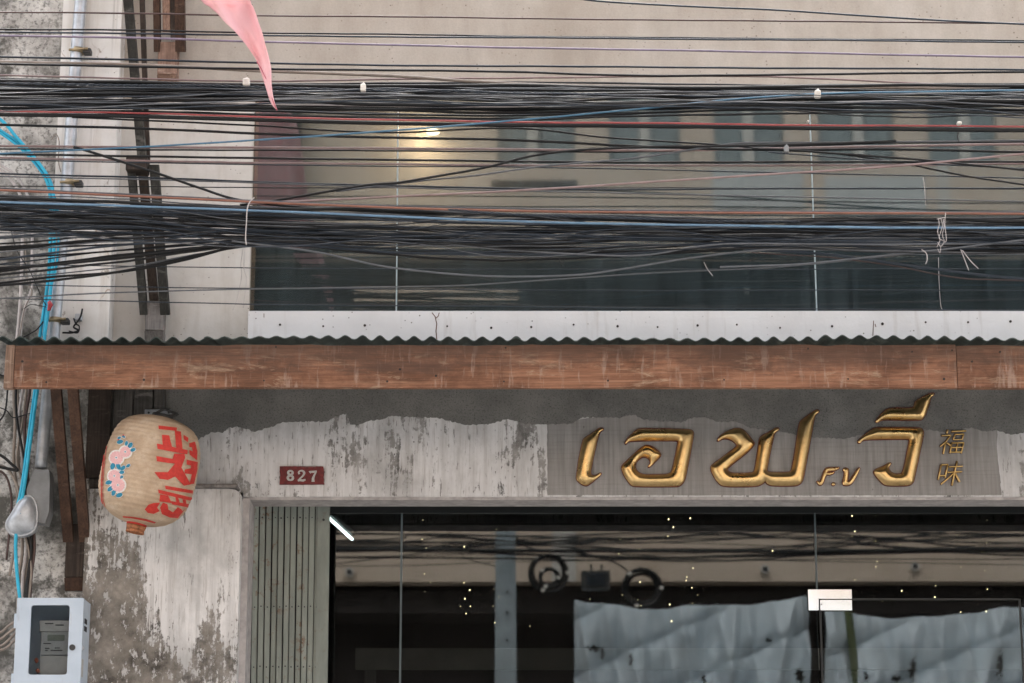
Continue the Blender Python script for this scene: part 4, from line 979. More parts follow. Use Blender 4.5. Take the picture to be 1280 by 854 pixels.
# painting: flat figures laid on the paper surface
def to_surf(px, py, off):
    """photograph position -> point on the lantern skin"""
    o = Vector((0, CAMY, CAMZ)); d = (P(px, py, 0) - o).normalized()
    tl0 = (LY - RW - .06 - CAMY) / d.y
    for i in range(170):
        q = o + d*(tl0 + i*.0025); rel = q - lbm; h = rel.dot(axis)/LH
        if -.0 <= h <= 1:
            rad = (rel - axis*(h*LH)).length; rr = float(np.interp(h, PRX, PRY))*RW
            if rad <= rr:
                rv = (rel - axis*(h*LH)).normalized()
                return lbm + axis*(h*LH) + rv*(rr + off)
    return None
def paint(poly, off, name, mat_, par, step=1.6):
    poly = densify(poly, step)
    xs2 = [q[0] for q in poly]; ys2 = [q[1] for q in poly]; inn = []
    gx = min(xs2)
    pn = np.array(poly)
    def inside(x, y):
        c = False; n = len(poly)
        for i in range(n):
            x1, y1 = poly[i]; x2, y2 = poly[i-1]
            if (y1 > y) != (y2 > y) and x < (x2-x1)*(y-y1)/(y2-y1)+x1: c = not c
        return c
    while gx < max(xs2):
        gy = min(ys2)
        while gy < max(ys2):
            if inside(gx, gy) and np.min((pn[:, 0]-gx)**2 + (pn[:, 1]-gy)**2) > (step*.5)**2: inn.append((gx, gy))
            gy += step*1.2
        gx += step*1.2
    tris, v2 = cdt(poly, inn)
    v3 = [to_surf(x, y, off) for x, y in v2]
    fs = [t for t in tris if all(v3[i] is not None for i in t)]
    v3 = [v if v is not None else lbm for v in v3]
    if fs: MB().add(v3, fs).build(name, mat_, par, True, False)
def cpx(l): return [(x/5.03 + 110, y/5.03 + 505) for x, y in l]
chars = [
 ['painted_character', [[(445, 138), (555, 150), (553, 168), (446, 158)],
  [(434, 252), (470, 258), (466, 196), (508, 200), (524, 270), (553, 278), (545, 170), (580, 175), (590, 285), (622, 292), (620, 316), (438, 282)],
  [(598, 196), (626, 214), (624, 238), (600, 222)], [(634, 248), (668, 238), (682, 300), (680, 352), (638, 318), (634, 290), (655, 300), (652, 270), (634, 270)]]],
 ['painted_character', [[(430, 330), (530, 348), (540, 315), (600, 316), (606, 336), (582, 400), (640, 505), (600, 512), (545, 455), (500, 476), (450, 470), (418, 430), (500, 432), (545, 376), (434, 360)],
  [(618, 352), (684, 366), (682, 410), (662, 500), (636, 502), (650, 440), (604, 436), (606, 414), (645, 405), (646, 386), (618, 380)]]],
 ['painted_character', [[(484, 515), (655, 545), (654, 562), (488, 535)], [(440, 540), (650, 590), (646, 608), (444, 560)], [(452, 570), (500, 578), (520, 622), (448, 612)],
  [(545, 585), (562, 590), (575, 632), (555, 628)], [(592, 600), (610, 604), (612, 640), (598, 638)], [(520, 612), (640, 632), (632, 650), (526, 630)],
  [(358, 664), (380, 636), (412, 626), (450, 622), (430, 652), (445, 674), (410, 690), (375, 684)],
  [(452, 652), (470, 622), (494, 632), (500, 664), (530, 684), (560, 650), (580, 662), (590, 676), (618, 650), (560, 716), (510, 712), (462, 690)]]]]
for nm, polys in chars:
    for q in polys: paint(cpx(offset_poly(q, 2.0)), .0030, nm, 'lantern_red', shade)
# red meridian stripes, bottom ring stripe and the character turning out of sight
for off, w in ((.8, 1.0), (3.0, .6)):
    l_ = [(134.5 + off*.6, 538), (131 + off, 556), (128 + off, 580), (126 + off, 605), (126.2 + off, 625), (129 + off, 634)]
    paint(l_ + [(x + w*1.1, y) for x, y in reversed(l_)], .0030, 'red_stripe', 'lantern_red', shade)
paint([(154, 645.5), (166, 646.5), (182, 649), (194, 653), (192, 654.5), (181, 651.5), (166, 648.5), (155, 647.5)], .0030, 'red_stripe', 'lantern_red', shade)
paint([(123, 570), (126, 566), (126, 592), (122.6, 596)], .0030, 'painted_character', 'lantern_red', shade)
def disc(cx, cy, r, n=14, scal=0, sx=1.0, rot=0):
    out = []
    for k in range(n*2):
        a = math.pi*k/n; rr = r*(1 - scal*(k % 2)); x, y = rr*math.cos(a)*sx, rr*math.sin(a)
        out.append((cx + x*math.cos(rot) - y*math.sin(rot), cy + x*math.sin(rot) + y*math.cos(rot)))
    return out
def pd(cx, cy, r, off, mat_, nm, scal=0, sx=1.0, rot=0, n=14):
    paint(cpx(disc(cx, cy, r, n, scal, sx, rot)), off, nm, mat_, shade, 1.0)
flw = [(238, 303, 36), (183, 340, 43), (170, 455, 40), (192, 512, 44)]
leaves = [(268, 262, 17, .6), (285, 290, 15, 1.2), (245, 250, 13, .2), (160, 392, 20, .3), (195, 395, 18, -.4), (222, 405, 16, .8), (215, 432, 14, 1.4), (210, 462, 13, 1.2), (255, 390, 12, .9), (135, 495, 18, 1.3), (145, 535, 18, .9), (165, 560, 17, .4), (200, 575, 18, 1.2), (205, 240, 17, 1.3), (200, 215, 10, 1.0), (228, 208, 9, 2.0)]
for x, y, r in flw: pd(x, y, r + 7, .0026, 'lantern_white', 'flower_outline')
for x, y, r, a in leaves: pd(x, y, r + 5, .0024, 'lantern_white', 'leaf_outline', 0, .7, a, 8)
leaves = [(x, y, r*1.2, a) for x, y, r, a in leaves]
for x, y, r, a in leaves: pd(x, y, r, .0034, 'lantern_teal', 'painted_leaf', 0, .62, a, 8)
for x, y, r in flw:
    pd(x, y, r, .0036, 'lantern_pink', 'painted_flower', .12)
    pd(x, y, 9, .0042, 'lantern_white', 'flower_centre'); pd(x, y, 4.5, .0048, 'lantern_teal', 'flower_centre', n=8)
for x, y in ((196, 228), (226, 200)): pd(x, y, 7, .0028, 'lantern_red', 'painted_bud', n=8)
# steel bracket plate on the wall above the lantern
bp = thing('fixing_plate', P(198, 516, -.03), 'small galvanised fixing plate on the wall above the lantern', 'plate')
a = P(181, 512, -.03); c = P(214, 520, -.03); MB().bevbox(a.x, c.x, -.035, -.007, c.z, a.z, .002).build('plate', 'galvanised', bp)
for px in (186, 196, 211): q = P(px, 516, -.036); MB().tube([q, q + Vector((0, -.004, 0))], .005, 8).build('screw', 'dark_metal', bp)

# ================================================================== HOUSE NUMBER PLATE
npt = thing('number_plate', P(377, 606, -.01), 'small dark red enamel house number plate reading 827', 'sign')
a = P(350, 582.8, -.01); c = P(404.6, 605.6, -.01)
pp = ragged([(350, 583), (404.4, 583.2), (405, 605.6), (349.3, 605.8), (350, 583)], .18, 3)[:-1]
MB().prism([(P(x, y, -.01).x, P(x, y, -.01).z) for x, y in pp], -.012, -.0005).build('plate', 'red_enamel', npt)
MB().bevbox(P(377, 583, 0).x, P(395, 583, 0).x, -.0135, -.010, P(0, 584.6, 0).z, P(0, 584.0, 0).z, .0002).build('chipped_edge', 'pink_rubber', npt)
def ribbon(pts, wid, y0, y1, conv):
    """flat stroke of varying width along pts"""
    p2 = [Vector(q) for q in pts]; l_, r_ = [], []
    for i, q in enumerate(p2):
        t = (p2[min(i+1, len(p2)-1)] - p2[max(i-1, 0)]).normalized(); nn = Vector((-t.y, t.x))*wid[i]/2
        l_.append(tuple(q + nn)); r_.append(tuple(q - nn))
    vs = []; n = len(p2)
    for yy in (y0, y1):
        for k in range(n):
            for s_ in (l_[k], r_[k]): w = conv(*s_); vs.append((w.x, yy, w.z))
    fs = []
    for k in range(n-1):
        i = 2*k; fs += [(i, i+1, i+3, i+2), (2*n+i, 2*n+i+2, 2*n+i+3, 2*n+i+1), (i, i+2, 2*n+i+2, 2*n+i), (i+1, 2*n+i+1, 2*n+i+3, i+3)]
    fs += [(0, 2*n, 2*n+1, 1), (2*n-2, 2*n-1, 4*n-1, 4*n-2)]
    return vs, fs
def cnp(x, y): return P(340 + x/16, 575 + y/16, -.012)
def circ(cx, cy, rx, ry, n=20): return [(cx + rx*math.cos(2*math.pi*k/n), cy + ry*math.sin(2*math.pi*k/n)) for k in range(n+1)]
m = MB(); m.add(*ribbon(circ(368, 258, 45, 38), [34 + 12*abs(math.cos(2*math.pi*k/20)) for k in range(21)], -.0148, -.012, cnp)); m.add(*ribbon(circ(368, 360, 52, 44), [34 + 14*abs(math.cos(2*math.pi*k/20)) for k in range(21)], -.0150, -.012, cnp)); m.build('digit', 'white_enamel', npt)
s2 = [(v.x, v.y) for v in spline([(548, 285, 0), (535, 250, 0), (565, 220, 0), (615, 222, 0), (645, 262, 0), (622, 315, 0), (570, 365, 0), (535, 405, 0)], 4)]
m = MB(); m.add(*ribbon(s2, list(np.interp(np.linspace(0, 1, len(s2)), [0, .15, .3, .55, .8, 1], [38, 34, 26, 48, 30, 34])), -.0148, -.012, cnp)); m.add(*ribbon([(515, 415), (560, 405), (620, 415), (670, 395)], [36, 42, 44, 30], -.0152, -.012, cnp)); m.build('digit', 'white_enamel', npt)
m = MB(); m.add(*ribbon([(752, 255), (770, 240), (830, 240), (895, 228)], [60, 40, 40, 30], -.0148, -.012, cnp)); m.add(*ribbon([(880, 245), (845, 310), (822, 370), (822, 438)], [26, 36, 50, 62], -.0152, -.012, cnp)); m.build('digit', 'white_enamel', npt)

# ================================================================== GOLD SIGN LETTERS
def letter(px_poly, name, label, H=.024, w=.026, Y0=-.012, it=2, step=.0034, parent=None):
    poly = [(P(x, y, Y0).x, P(x, y, Y0).z) for x, y in px_poly]
    poly = chaikin(poly, it, .22); poly = densify(poly, step)
    pn = np.array(poly); A = pn; Bv = np.roll(pn, -1, 0)
    def dist(pts):
        pts = np.asarray(pts); d = np.full(len(pts), 9.0)
        for a, c in zip(A, Bv):
            ab = c - a; t = np.clip(((pts - a) @ ab) / max(1e-12, ab @ ab), 0, 1)
            d = np.minimum(d, np.linalg.norm(pts - (a + t[:, None]*ab), axis=1))
        return d
    x0, z0 = pn.min(0); x1, z1 = pn.max(0)
    g = np.array([(x, z) for x in np.arange(x0, x1, step) for z in np.arange(z0, z1, step)])
    ins = np.zeros(len(g), bool)
    for a, c in zip(A, Bv):
        cond = (a[1] > g[:, 1]) != (c[1] > g[:, 1])
        with np.errstate(divide='ignore', invalid='ignore'):
            xi_ = (c[0]-a[0])*(g[:, 1]-a[1])/(c[1]-a[1] + 1e-15) + a[0]
        ins ^= cond & (g[:, 0] < xi_)
    g = g[ins]
    if len(g): g = g[dist(g) > step*.45]
    tris, v2 = cdt(poly, [tuple(q) for q in g])
    d = dist(v2); k = np.clip(d/w, 0, 1); h = H*np.sin(k*math.pi/2)
    vi = np.array([[t[0], t[1], t[2]] for t in tris]); ea = np.concatenate([vi[:, [0, 1]], vi[:, [1, 2]], vi[:, [2, 0]]]); ea = np.concatenate([ea, ea[:, ::-1]])
    cnt = np.bincount(ea[:, 0], minlength=len(h)).clip(1)
    for _ in range(7):
        h = np.where(d > 1e-6, .5*h + .5*np.bincount(ea[:, 0], h[ea[:, 1]], len(h))/cnt, 0)
    root = parent or thing(name, (pn[:, 0].mean(), Y0, pn[:, 1].min()), label, 'letter', None)
    MB().add([(x, Y0 - .004 - hh, z) for (x, z), hh in zip(v2, h)], tris).build('raised_face', 'gold_leaf', root, True)
    op = offset_poly(poly, .0022)
    MB().prism(op, Y0 - .0042, -.0005).build('backing', 'letter_edge', root)
    return root
def cA(l): return [(715 + x/8, 525 + y/8) for x, y in l]
def cB(l): return [(880 + x/7.767, 505 + y/7.767) for x, y in l]
def cC(l): return [(1015 + x/6.569, 485 + y/6.569) for x, y in l]
letter(cA([(310, 84), (318, 98), (285, 115), (268, 145), (240, 260), (190, 500), (188, 540), (205, 560), (240, 556), (285, 528), (299, 540), (225, 605), (160, 656), (125, 658), (80, 635), (45, 600), (42, 565), (65, 400), (105, 215), (120, 185), (200, 135), (255, 95), (285, 80)]),
       'sign_letter', 'slim gold raised letter at the left end of the shop sign')
letter(cA([(525, 238), (548, 195), (590, 150), (650, 98), (690, 87), (1165, 95), (1208, 110), (1218, 140), (1195, 280), (1140, 560), (1120, 620), (1080, 660), (1040, 668), (620, 668), (580, 645), (520, 560), (490, 480), (505, 448), (700, 270), (740, 253), (800, 263), (870, 318), (892, 350), (880, 372), (775, 476), (757, 470), (786, 430), (772, 392), (740, 372), (700, 370), (652, 408), (632, 460), (645, 510), (690, 540), (740, 550), (940, 546), (985, 532), (1002, 500), (1062, 220), (1052, 206), (590, 210), (556, 222), (541, 244)]),
       'sign_letter', 'broad gold raised letter with an inner hook on the shop sign')
letter(cB([(125, 357), (150, 312), (230, 265), (300, 238), (350, 240), (390, 257), (492, 380), (485, 402), (430, 465), (225, 625), (232, 652), (270, 676), (465, 672), (490, 650), (520, 460), (535, 340), (560, 310), (650, 265), (690, 238), (725, 234), (730, 250), (692, 275), (680, 300), (608, 640), (625, 667), (830, 667), (850, 640), (880, 480), (920, 190), (950, 155), (1050, 85), (1080, 62), (1115, 60), (1117, 77), (1082, 105), (1070, 140), (1010, 480), (965, 730), (940, 775), (890, 797), (660, 797), (612, 777), (595, 750), (570, 777), (510, 802), (185, 805), (130, 762), (75, 672), (62, 615), (82, 590), (170, 525), (322, 412), (308, 385), (270, 353), (220, 337), (170, 342), (140, 364)]),
       'sign_letter', 'widest gold raised letter with two upright stems at the sign centre')
vow = letter(cC([(378, 452), (374, 437), (430, 385), (500, 335), (540, 325), (870, 328), (910, 340), (918, 372), (900, 460), (850, 700), (835, 770), (815, 795), (770, 805), (620, 805), (580, 790), (515, 715), (503, 685), (530, 665), (600, 638), (632, 613), (652, 619), (642, 633), (628, 655), (642, 690), (680, 708), (725, 706), (745, 690), (757, 640), (800, 428), (790, 420), (440, 425), (408, 436), (396, 456)]),
       'sign_letter', 'gold raised hooked letter before the small characters at the right')
letter(cC([(525, 287), (521, 268), (590, 190), (640, 165), (820, 168), (838, 150), (842, 118), (870, 95), (960, 50), (1000, 41), (1005, 54), (977, 75), (962, 130), (932, 220), (915, 250), (890, 268), (600, 262), (562, 267), (544, 284)]),
       'sign_letter', 'gold raised vowel mark above the last large letter', w=.02, H=.02)
letter(cC([(43, 778), (36, 765), (60, 770), (72, 760), (100, 672), (120, 655), (215, 653), (228, 659), (190, 680), (127, 685), (120, 700), (175, 690), (187, 696), (160, 712), (112, 716), (95, 775), (80, 798), (58, 801)]),
       'sign_letter', 'small gold raised capital F in the shop sign', w=.008, H=.008, step=.0028)
letter(cC([(161, 788), (168, 779), (182, 779), (190, 788), (187, 799), (175, 803), (164, 799)]), 'sign_letter', 'small gold raised full stop between F and V', w=.006, H=.006, step=.0022)
letter(cC([(253, 677), (256, 662), (285, 658), (302, 670), (292, 768), (302, 770), (360, 680), (383, 655), (397, 660), (345, 765), (312, 800), (262, 802), (248, 786), (268, 692)]),
       'sign_letter', 'small gold raised capital V in the shop sign', w=.008, H=.008, step=.0028)
def cD(x, y): return (1165 + x/10.67, 530 + y/10.67)
def strokes(ss, label):
    pts = [cD(*q) for s_ in ss for q in s_[0]]
    root = thing('sign_character', P(sum(a for a, c in pts)/len(pts), max(c for a, c in pts), -.01), label, 'letter')
    g, k = MB(), MB()
    for i, (s_, wd) in enumerate(ss):
        w3 = [P(*cD(*q), -.017 - .0002*i) for q in s_]; r = wd*1.4/10.67/2/(F/11)
        rr = [r*1.0]*len(w3) if isinstance(wd, (int, float)) else r
        g.tube(w3, rr, 8)
        k.tube([v + Vector((-.0012, .009, .001)) for v in w3], r*1.45, 6)  # wider dark copy behind each stroke paints in its shadow
    g.build('raised_stroke', 'gold_paint', root, True); k.build('backing', 'stroke_shadow', root); return root
strokes([([(212, 76), (200, 128)], 15), ([(130, 155), (252, 150)], 14), ([(252, 150), (185, 240), (112, 302)], 13), ([(182, 245), (152, 400)], 15), ([(198, 250), (252, 290)], 16),
         ([(262, 100), (455, 92)], 15), ([(308, 140), (428, 135)], 13), ([(308, 140), (286, 212)], 13), ([(425, 135), (402, 210)], 13), ([(288, 210), (405, 206)], 13),
         ([(268, 254), (428, 250)], 13), ([(268, 254), (240, 392)], 14), ([(425, 250), (390, 392)], 14), ([(245, 376), (392, 374)], 13), ([(252, 316), (410, 311)], 12), ([(345, 252), (320, 376)], 12)],
        'upper small gold Chinese character at the right end of the sign')
strokes([([(125, 546), (217, 541)], 15), ([(125, 546), (85, 745)], 16), ([(213, 541), (176, 720)], 16), ([(102, 692), (182, 686)], 13), ([(230, 572), (412, 565)], 14), ([(210, 647), (402, 635)], 13),
         ([(340, 496), (312, 600), (268, 822)], 16), ([(302, 642), (240, 706), (122, 806)], 14), ([(304, 650), (338, 710), (368, 775)], 18)],
        'lower small gold Chinese character at the right end of the sign')

# ================================================================== METER BOX
MY = -.28
mb = thing('meter_box', P(60, 900, MY), 'pale blue grey steel meter box with a glazed door at the bottom left', 'box')
x0, x1 = X(19.5, 800, MY), X(102, 800, MY); z1 = Z(748, MY); z0 = z1 - .56; yb = -.045
m = MB(); tk = .006
m.box(x0, x0 + tk, MY + .012, yb, z0, z1); m.box(x1 - tk, x1, MY + .012, yb, z0, z1); m.box(x0 + tk, x1 - tk, MY + .012, yb, z1 - tk, z1); m.box(x0 + tk, x1 - tk, MY + .012, yb, z0, z0 + tk); m.box(x0 + tk, x1 - tk, yb - .008, yb, z0 + tk, z1 - tk)
body = m.build('case', 'box_paint', mb)
# door with rounded window
wx0, wx1 = X(37, 800, MY), X(85.5, 800, MY); wz1 = Z(756.5, MY); wz0 = Z(843.5, MY)
def rrect(x0, x1, z0, z1, r, n=6):
    out = []
    for cx, cz, a0 in ((x1-r, z1-r, 0), (x0+r, z1-r, 90), (x0+r, z0+r, 180), (x1-r, z0+r, 270)):
        for k in range(n+1): a = R(a0 + 90*k/n); out.append((cx + r*math.cos(a), cz + r*math.sin(a)))
    return out
oo = rrect(x0 - .002, x1 + .002, z0 - .002, z1 + .002, .004); ii = rrect(wx0, wx1, wz0, wz1, .014)
n = len(oo); vs = [(x, MY, z) for x, z in oo] + [(x, MY, z) for x, z in ii] + [(x, MY + .011, z) for x, z in oo] + [(x, MY + .011, z) for x, z in ii]
fs = []
for k in range(n):
    j = (k+1) % n; fs += [(k, j, n+j, n+k), (2*n+k, 3*n+k, 3*n+j, 2*n+j), (k, 2*n+k, 2*n+j, j), (n+k, n+j, 3*n+j, 3*n+k)]
dr = MB().add(vs, fs).build('door', 'box_paint', mb)
MB().box(wx0 - .004, wx1 + .004, MY + .012, MY + .015, wz0 - .004, wz1 + .004).build('pane', 'meter_glass', dr)
q = P(90.5, 809.5, MY); lk = MB().tube([q + Vector((0, .01, 0)), q + Vector((0, -.006, 0))], .0135, 16).build('lock', 'dark_metal', dr)
for py in (775, 850): q = P(19, py, MY); MB().tube([Vector((x0 - .006, MY + .008, Z(py - 8, MY))), Vector((x0 - .006, MY + .008, Z(py + 10, MY)))], .007, 8).build('hinge', 'box_paint', dr)
q = P(80, 745, -.1); MB().bevbox(q.x - .02, q.x + .02, -.10, -.05, z1 + .001, z1 + .018, .003).build('mounting_lug', 'grey_paint', mb)
for k in range(2): MB().box(x1 - .001, x1 + .003, MY + .05, MY + .075, Z(774 + k*9.5, MY) - .012, Z(774 + k*9.5, MY) + .010).build('vent', 'ink', body)
for k in range(2): MB().box(x1 - .001, x1 + .003, MY + .085, MY + .105, Z(774 + k*9.5, MY) - .012, Z(774 + k*9.5, MY) + .010).build('vent', 'ink', body)
MB().box(x1 - .001, x1 + .002, MY + .02, MY + .06, Z(845, MY), Z(823, MY)).build('sticker', 'white_enamel', body)
MB().bevbox(x1, x1 + .008, MY + .01, MY + .03, Z(812, MY), Z(807, MY), .001).build('latch', 'galvanised', body)
# the meter inside
mt_ = thing('electric_meter', P(68, 850, -.15), 'beige electricity meter with a small display inside the meter box', 'meter')
IY = -.19
def mbx(px0, px1, py0, py1, Y0, Y1, nm, mat_, par=mt_): return MB().bevbox(X(px0, py0, Y0), X(px1, py0, Y0), Y0, Y1, Z(py1, Y0), Z(py0, Y0), .002).build(nm, mat_, par)
mbx(49.5, 88, 775.5, 789.5, IY - .008, -.06, 'top_cover', 'meter_beige'); mbx(51.5, 88, 790, 819, IY, -.06, 'meter_face', 'meter_face'); mbx(50, 88, 820, 860, IY - .006, -.06, 'terminal_cover', 'meter_beige')
mbx(59.5, 81, 793.5, 801, IY - .003, IY, 'display', 'lcd'); mbx(69, 80, 780.8, 782, IY - .010, IY - .008, 'print', 'ink'); mbx(56, 67, 779, 780.2, IY - .010, IY - .008, 'print', 'ink')
for k, (a, c, d) in enumerate([(63, 78, 812.5), (56, 62, 810), (56, 60, 812.5), (68, 75, 809.5), (54, 64, 804)]): mbx(a, c, d, d + 1.1, IY - .002, IY, 'print', 'ink')
for px, py in ((45.5, 826), (47, 839)):
    q = P(px, py, -.2); o = MB().tube([q + Vector((-.008, 0, 0)), q + Vector((-.003, 0, .004)), q + Vector((.004, 0, -.002)), q + Vector((.009, 0, 0))], [.004, .011, .012, .004], 8)
    o.build('seal', 'orange_seal', mt_, True)

# ================================================================== GLOWING SPECKS AND LAMP BEHIND THE GLASS
specks = [(290 + x/3.5, 610 + y/3.5) for x, y in [(853, 104), (835, 140), (1157, 182), (832, 225), (1016, 257), (850, 263), (842, 376), (868, 413), (844, 453), (1015, 415), (1040, 447), (1019, 485), (1000, 518), (1043, 518), (1024, 550), (1145, 443), (1168, 477), (1142, 517), (1150, 590)]]
specks += [(620 + x/3.5, 610 + y/3.5) for x, y in [(873, 95), (755, 137), (850, 133), (776, 172), (752, 212), (543, 226), (626, 267), (537, 288), (862, 351), (630, 412), (835, 390), (832, 405), (857, 437), (882, 468), (553, 468), (860, 505), (620, 490), (635, 515), (760, 510), (768, 583), (410, 487), (148, 605)]]
specks += [(940 + x/3.5, 610 + y/3.5) for x, y in [(778, 108), (438, 122), (1005, 98), (1028, 141), (540, 120), (450, 190), (438, 212), (896, 205), (540, 233), (648, 248), (1026, 240), (1005, 282), (90, 275), (548, 322), (542, 345), (914, 346), (1018, 362), (790, 405), (803, 428), (1030, 443), (450, 402), (570, 497), (913, 543), (1025, 540), (655, 450), (800, 478)]]
specks.sort(); groups = []
for q in specks:
    if groups and q[0] - groups[-1][0][0] < 16: groups[-1].append(q)
    else: groups.append([q])
ORD = ['first', 'second', 'third', 'fourth', 'fifth', 'sixth', 'seventh', 'eighth', 'ninth', 'tenth', 'eleventh', 'twelfth', 'thirteenth', 'fourteenth', 'fifteenth', 'sixteenth', 'seventeenth', 'eighteenth', 'nineteenth', 'twentieth']
me = None; BY = .75
for gi, g in enumerate(groups):
    g = sorted(g, key=lambda q: q[1]); top = P(g[0][0], 634, BY); top.z = zlb + .5
    ls = thing('speck_string', P(g[-1][0], g[-1][1], BY), 'hanging string of tiny glowing golden specks, number %d from the left behind the shop glass' % (gi + 1), 'light string', 'strings of tiny glowing specks behind the glass')
    ls['label'] = 'thin hanging string of tiny glowing golden specks, %s from the left behind the shop glass' % ORD[gi]
    wp = [top] + [P(a, c, BY) for a, c in g]
    MB().tube(wp, .0006, 4).build('wire', 'black_rubber', ls)
    for a, c in g:
        q = P(a, c, BY) - ls.location
        if me is None:
            bm = bmesh.new(); bmesh.ops.create_icosphere(bm, subdivisions=1, radius=1); me = bpy.data.meshes.new('bulb'); bm.to_mesh(me); bm.free(); me.materials.append(MT['glow_speck'])
        o = bpy.data.objects.new('bulb', me); COL.objects.link(o); o.parent = ls; o.location = q
        s_ = random.choice([.0015, .002, .0028, .0038]); o.scale = (s_, s_, s_*1.3)
# warm lamp in the upper room
wl = thing('wall_lamp', P(543, 166, .76), 'warm glowing lamp behind the left part of the upper window', 'lamp')
q = P(541, 165, .76); vs = []; fs = []
for i in range(9):
    a = math.pi*i/8
    for k in range(16): th = 2*math.pi*k/16; vs.append(q + Vector((.036*math.sin(a)*math.cos(th), .02*math.sin(a)*math.sin(th), .018*math.cos(a))))
fs = [(i*16+k, i*16+(k+1) % 16, (i+1)*16+(k+1) % 16, (i+1)*16+k) for i in range(8) for k in range(16)]
MB().add(vs, fs).build('bulb', 'warm_bulb', wl, True)
MB().tube([q + Vector((0, .0, .02)), q + Vector((0, .0, .35))], .006, 8).build('lamp_arm', 'dark_metal', wl)
ld = bpy.data.lights.new('lamp_light', 'POINT'); ld.energy = 11.0; ld.color = (1, .52, .26); ld.shadow_soft_size = .04
lo = bpy.data.objects.new('lamp_light', ld); COL.objects.link(lo); lo.parent = wl; lo.location = q + Vector((-.045, -.04, -.02)) - wl.location; ld.shadow_soft_size = .04

# ================================================================== FAR SIDE OF THE STREET (seen in the panes)
OY = -13.8
far = thing('opposite_house', (0, OY, 0), 'cream house across the street mirrored in the panes', 'building')
def zs(py): return PM(640, py, OY, GY).z
def zu(py): return PM(640, py, OY, UY).z
def xu(px, py=200): return PM(px, py, OY, UY).x
z727 = zs(727); z320 = zu(318); z265 = zu(207); zt_ = zu(95)
m = MB(); m.box(-14, 14, OY - .3, OY, z727, zu(400)); m.box(-14, 14, OY - .3, OY, z320, z265); m.box(-14, 14, OY - .3, OY, zt_, zt_ + 1.2)
m.box(-14, xu(622), OY - .3, OY, z265, zt_)
m.build('wall', 'far_plaster', far)
MB().box(-14, 14, OY - 4, OY - 1.2, 0, zt_ + 1).build('dark_recess', 'far_dark', far)
MB().box(-14, 14, OY - 1.2, OY - .3, z727 - .3, z727 - .05).build('floor_slab', 'far_dark', far)
MB().box(-14, 14, OY - 1.2, OY - .3, zu(402) , zu(398)).build('balcony_floor', 'far_dark', far)
# piers, thin mullions and dark panes of the far upper windows
xp = [740, 872.5, 1002.5, 1141, 1270, 1400, 1530]
for i, px in enumerate(xp):
    MB().box(xu(px - 21), xu(px + 21), OY - .25, OY - .02, z265, zt_).build('pier', 'far_plaster', far)
for px in [666, 806, 937, 1075, 1209, 1335, 1465]:
    MB().box(xu(px - 6.5), xu(px + 6.5), OY - .22, OY - .05, z265, zt_).build('mullion', 'far_trim', far)
edges = sorted([622] + [e for px in xp for e in (px - 21, px + 21)] + [e for px in [666, 806, 937, 1075, 1209, 1335, 1465] for e in (px - 6.5, px + 6.5)])
for a, c in zip(edges[0::2], edges[1::2]):
    MB().box(xu(a), xu(c), OY - .20, OY - .18, z265, zt_).build('pane', 'far_pane', far)
for a, c, y0, y1, mt in [(890, 1003, 212, 262, 'far_panel'), (1030, 1155, 222, 268, 'far_panel'), (615, 722, 226, 237, 'far_dark'), (1170, 1185, 205, 266, 'far_trim')]:
    MB().box(xu(a), xu(c), OY + .004, OY + .02, zu(y1), zu(y0)).build('panel', mt, far)
MB().box(-14, xu(376), OY - .02 + .024, OY + .4, zu(320), zu(90)).build('side_bay', 'far_dark', far)
# slats added before the balcony recess, painting the mirrored bundle's bright gaps
for py in (352, 362, 372, 381):
    MB().box(xu(444), xu(648), OY - .1, OY - .06, zu(py + 2), zu(py - 2)).build('bundle_gap', 'far_plaster', far)
MB().box(PM(690, 690, OY, GY).x, PM(720, 690, OY, GY).x, OY + .004, OY + .03, z727, zs(640)).build('panel', 'far_trim', far)
for px, py in ((437, 716), (956, 712), (1143, 709)):
    q = PM(px, py, OY + .02, GY); MB().tube([q, q + Vector((0, .05, 0))], .05, 12).build('pipe_outlet', 'far_trim', far); MB().tube([q, q + Vector((0, .06, 0))], .028, 12).build('pipe_bore', 'ink', far)
# utility pole
PY = -12.0
pq = PM(632, 760, PY, GY); pw2 = .085
pole = MB(); pole.add([(pq.x - .13, PY-.13, 0), (pq.x + .13, PY-.13, 0), (pq.x + .13, PY+.13, 0), (pq.x - .13, PY+.13, 0), (pq.x - .09, PY-.08, 7.2), (pq.x + .09, PY-.08, 7.2), (pq.x + .09, PY+.08, 7.2), (pq.x - .09, PY+.08, 7.2)],
    [(3,2,1,0),(4,5,6,7),(0,1,5,4),(1,2,6,5),(2,3,7,6),(3,0,4,7)])
po = thing('utility_pole', (pq.x, PY, 0), 'square concrete utility pole mirrored in the shop glass', 'pole'); pole.build('shaft', 'pole_concrete', po)
for py in (690, 740, 766, 800):
    q = PM(634, py, PY+.12, GY); MB().tube([q + Vector((0, -.02, 0)), q + Vector((0, .01, 0))], .014, 8).build('bolt_hole', 'ink', po)
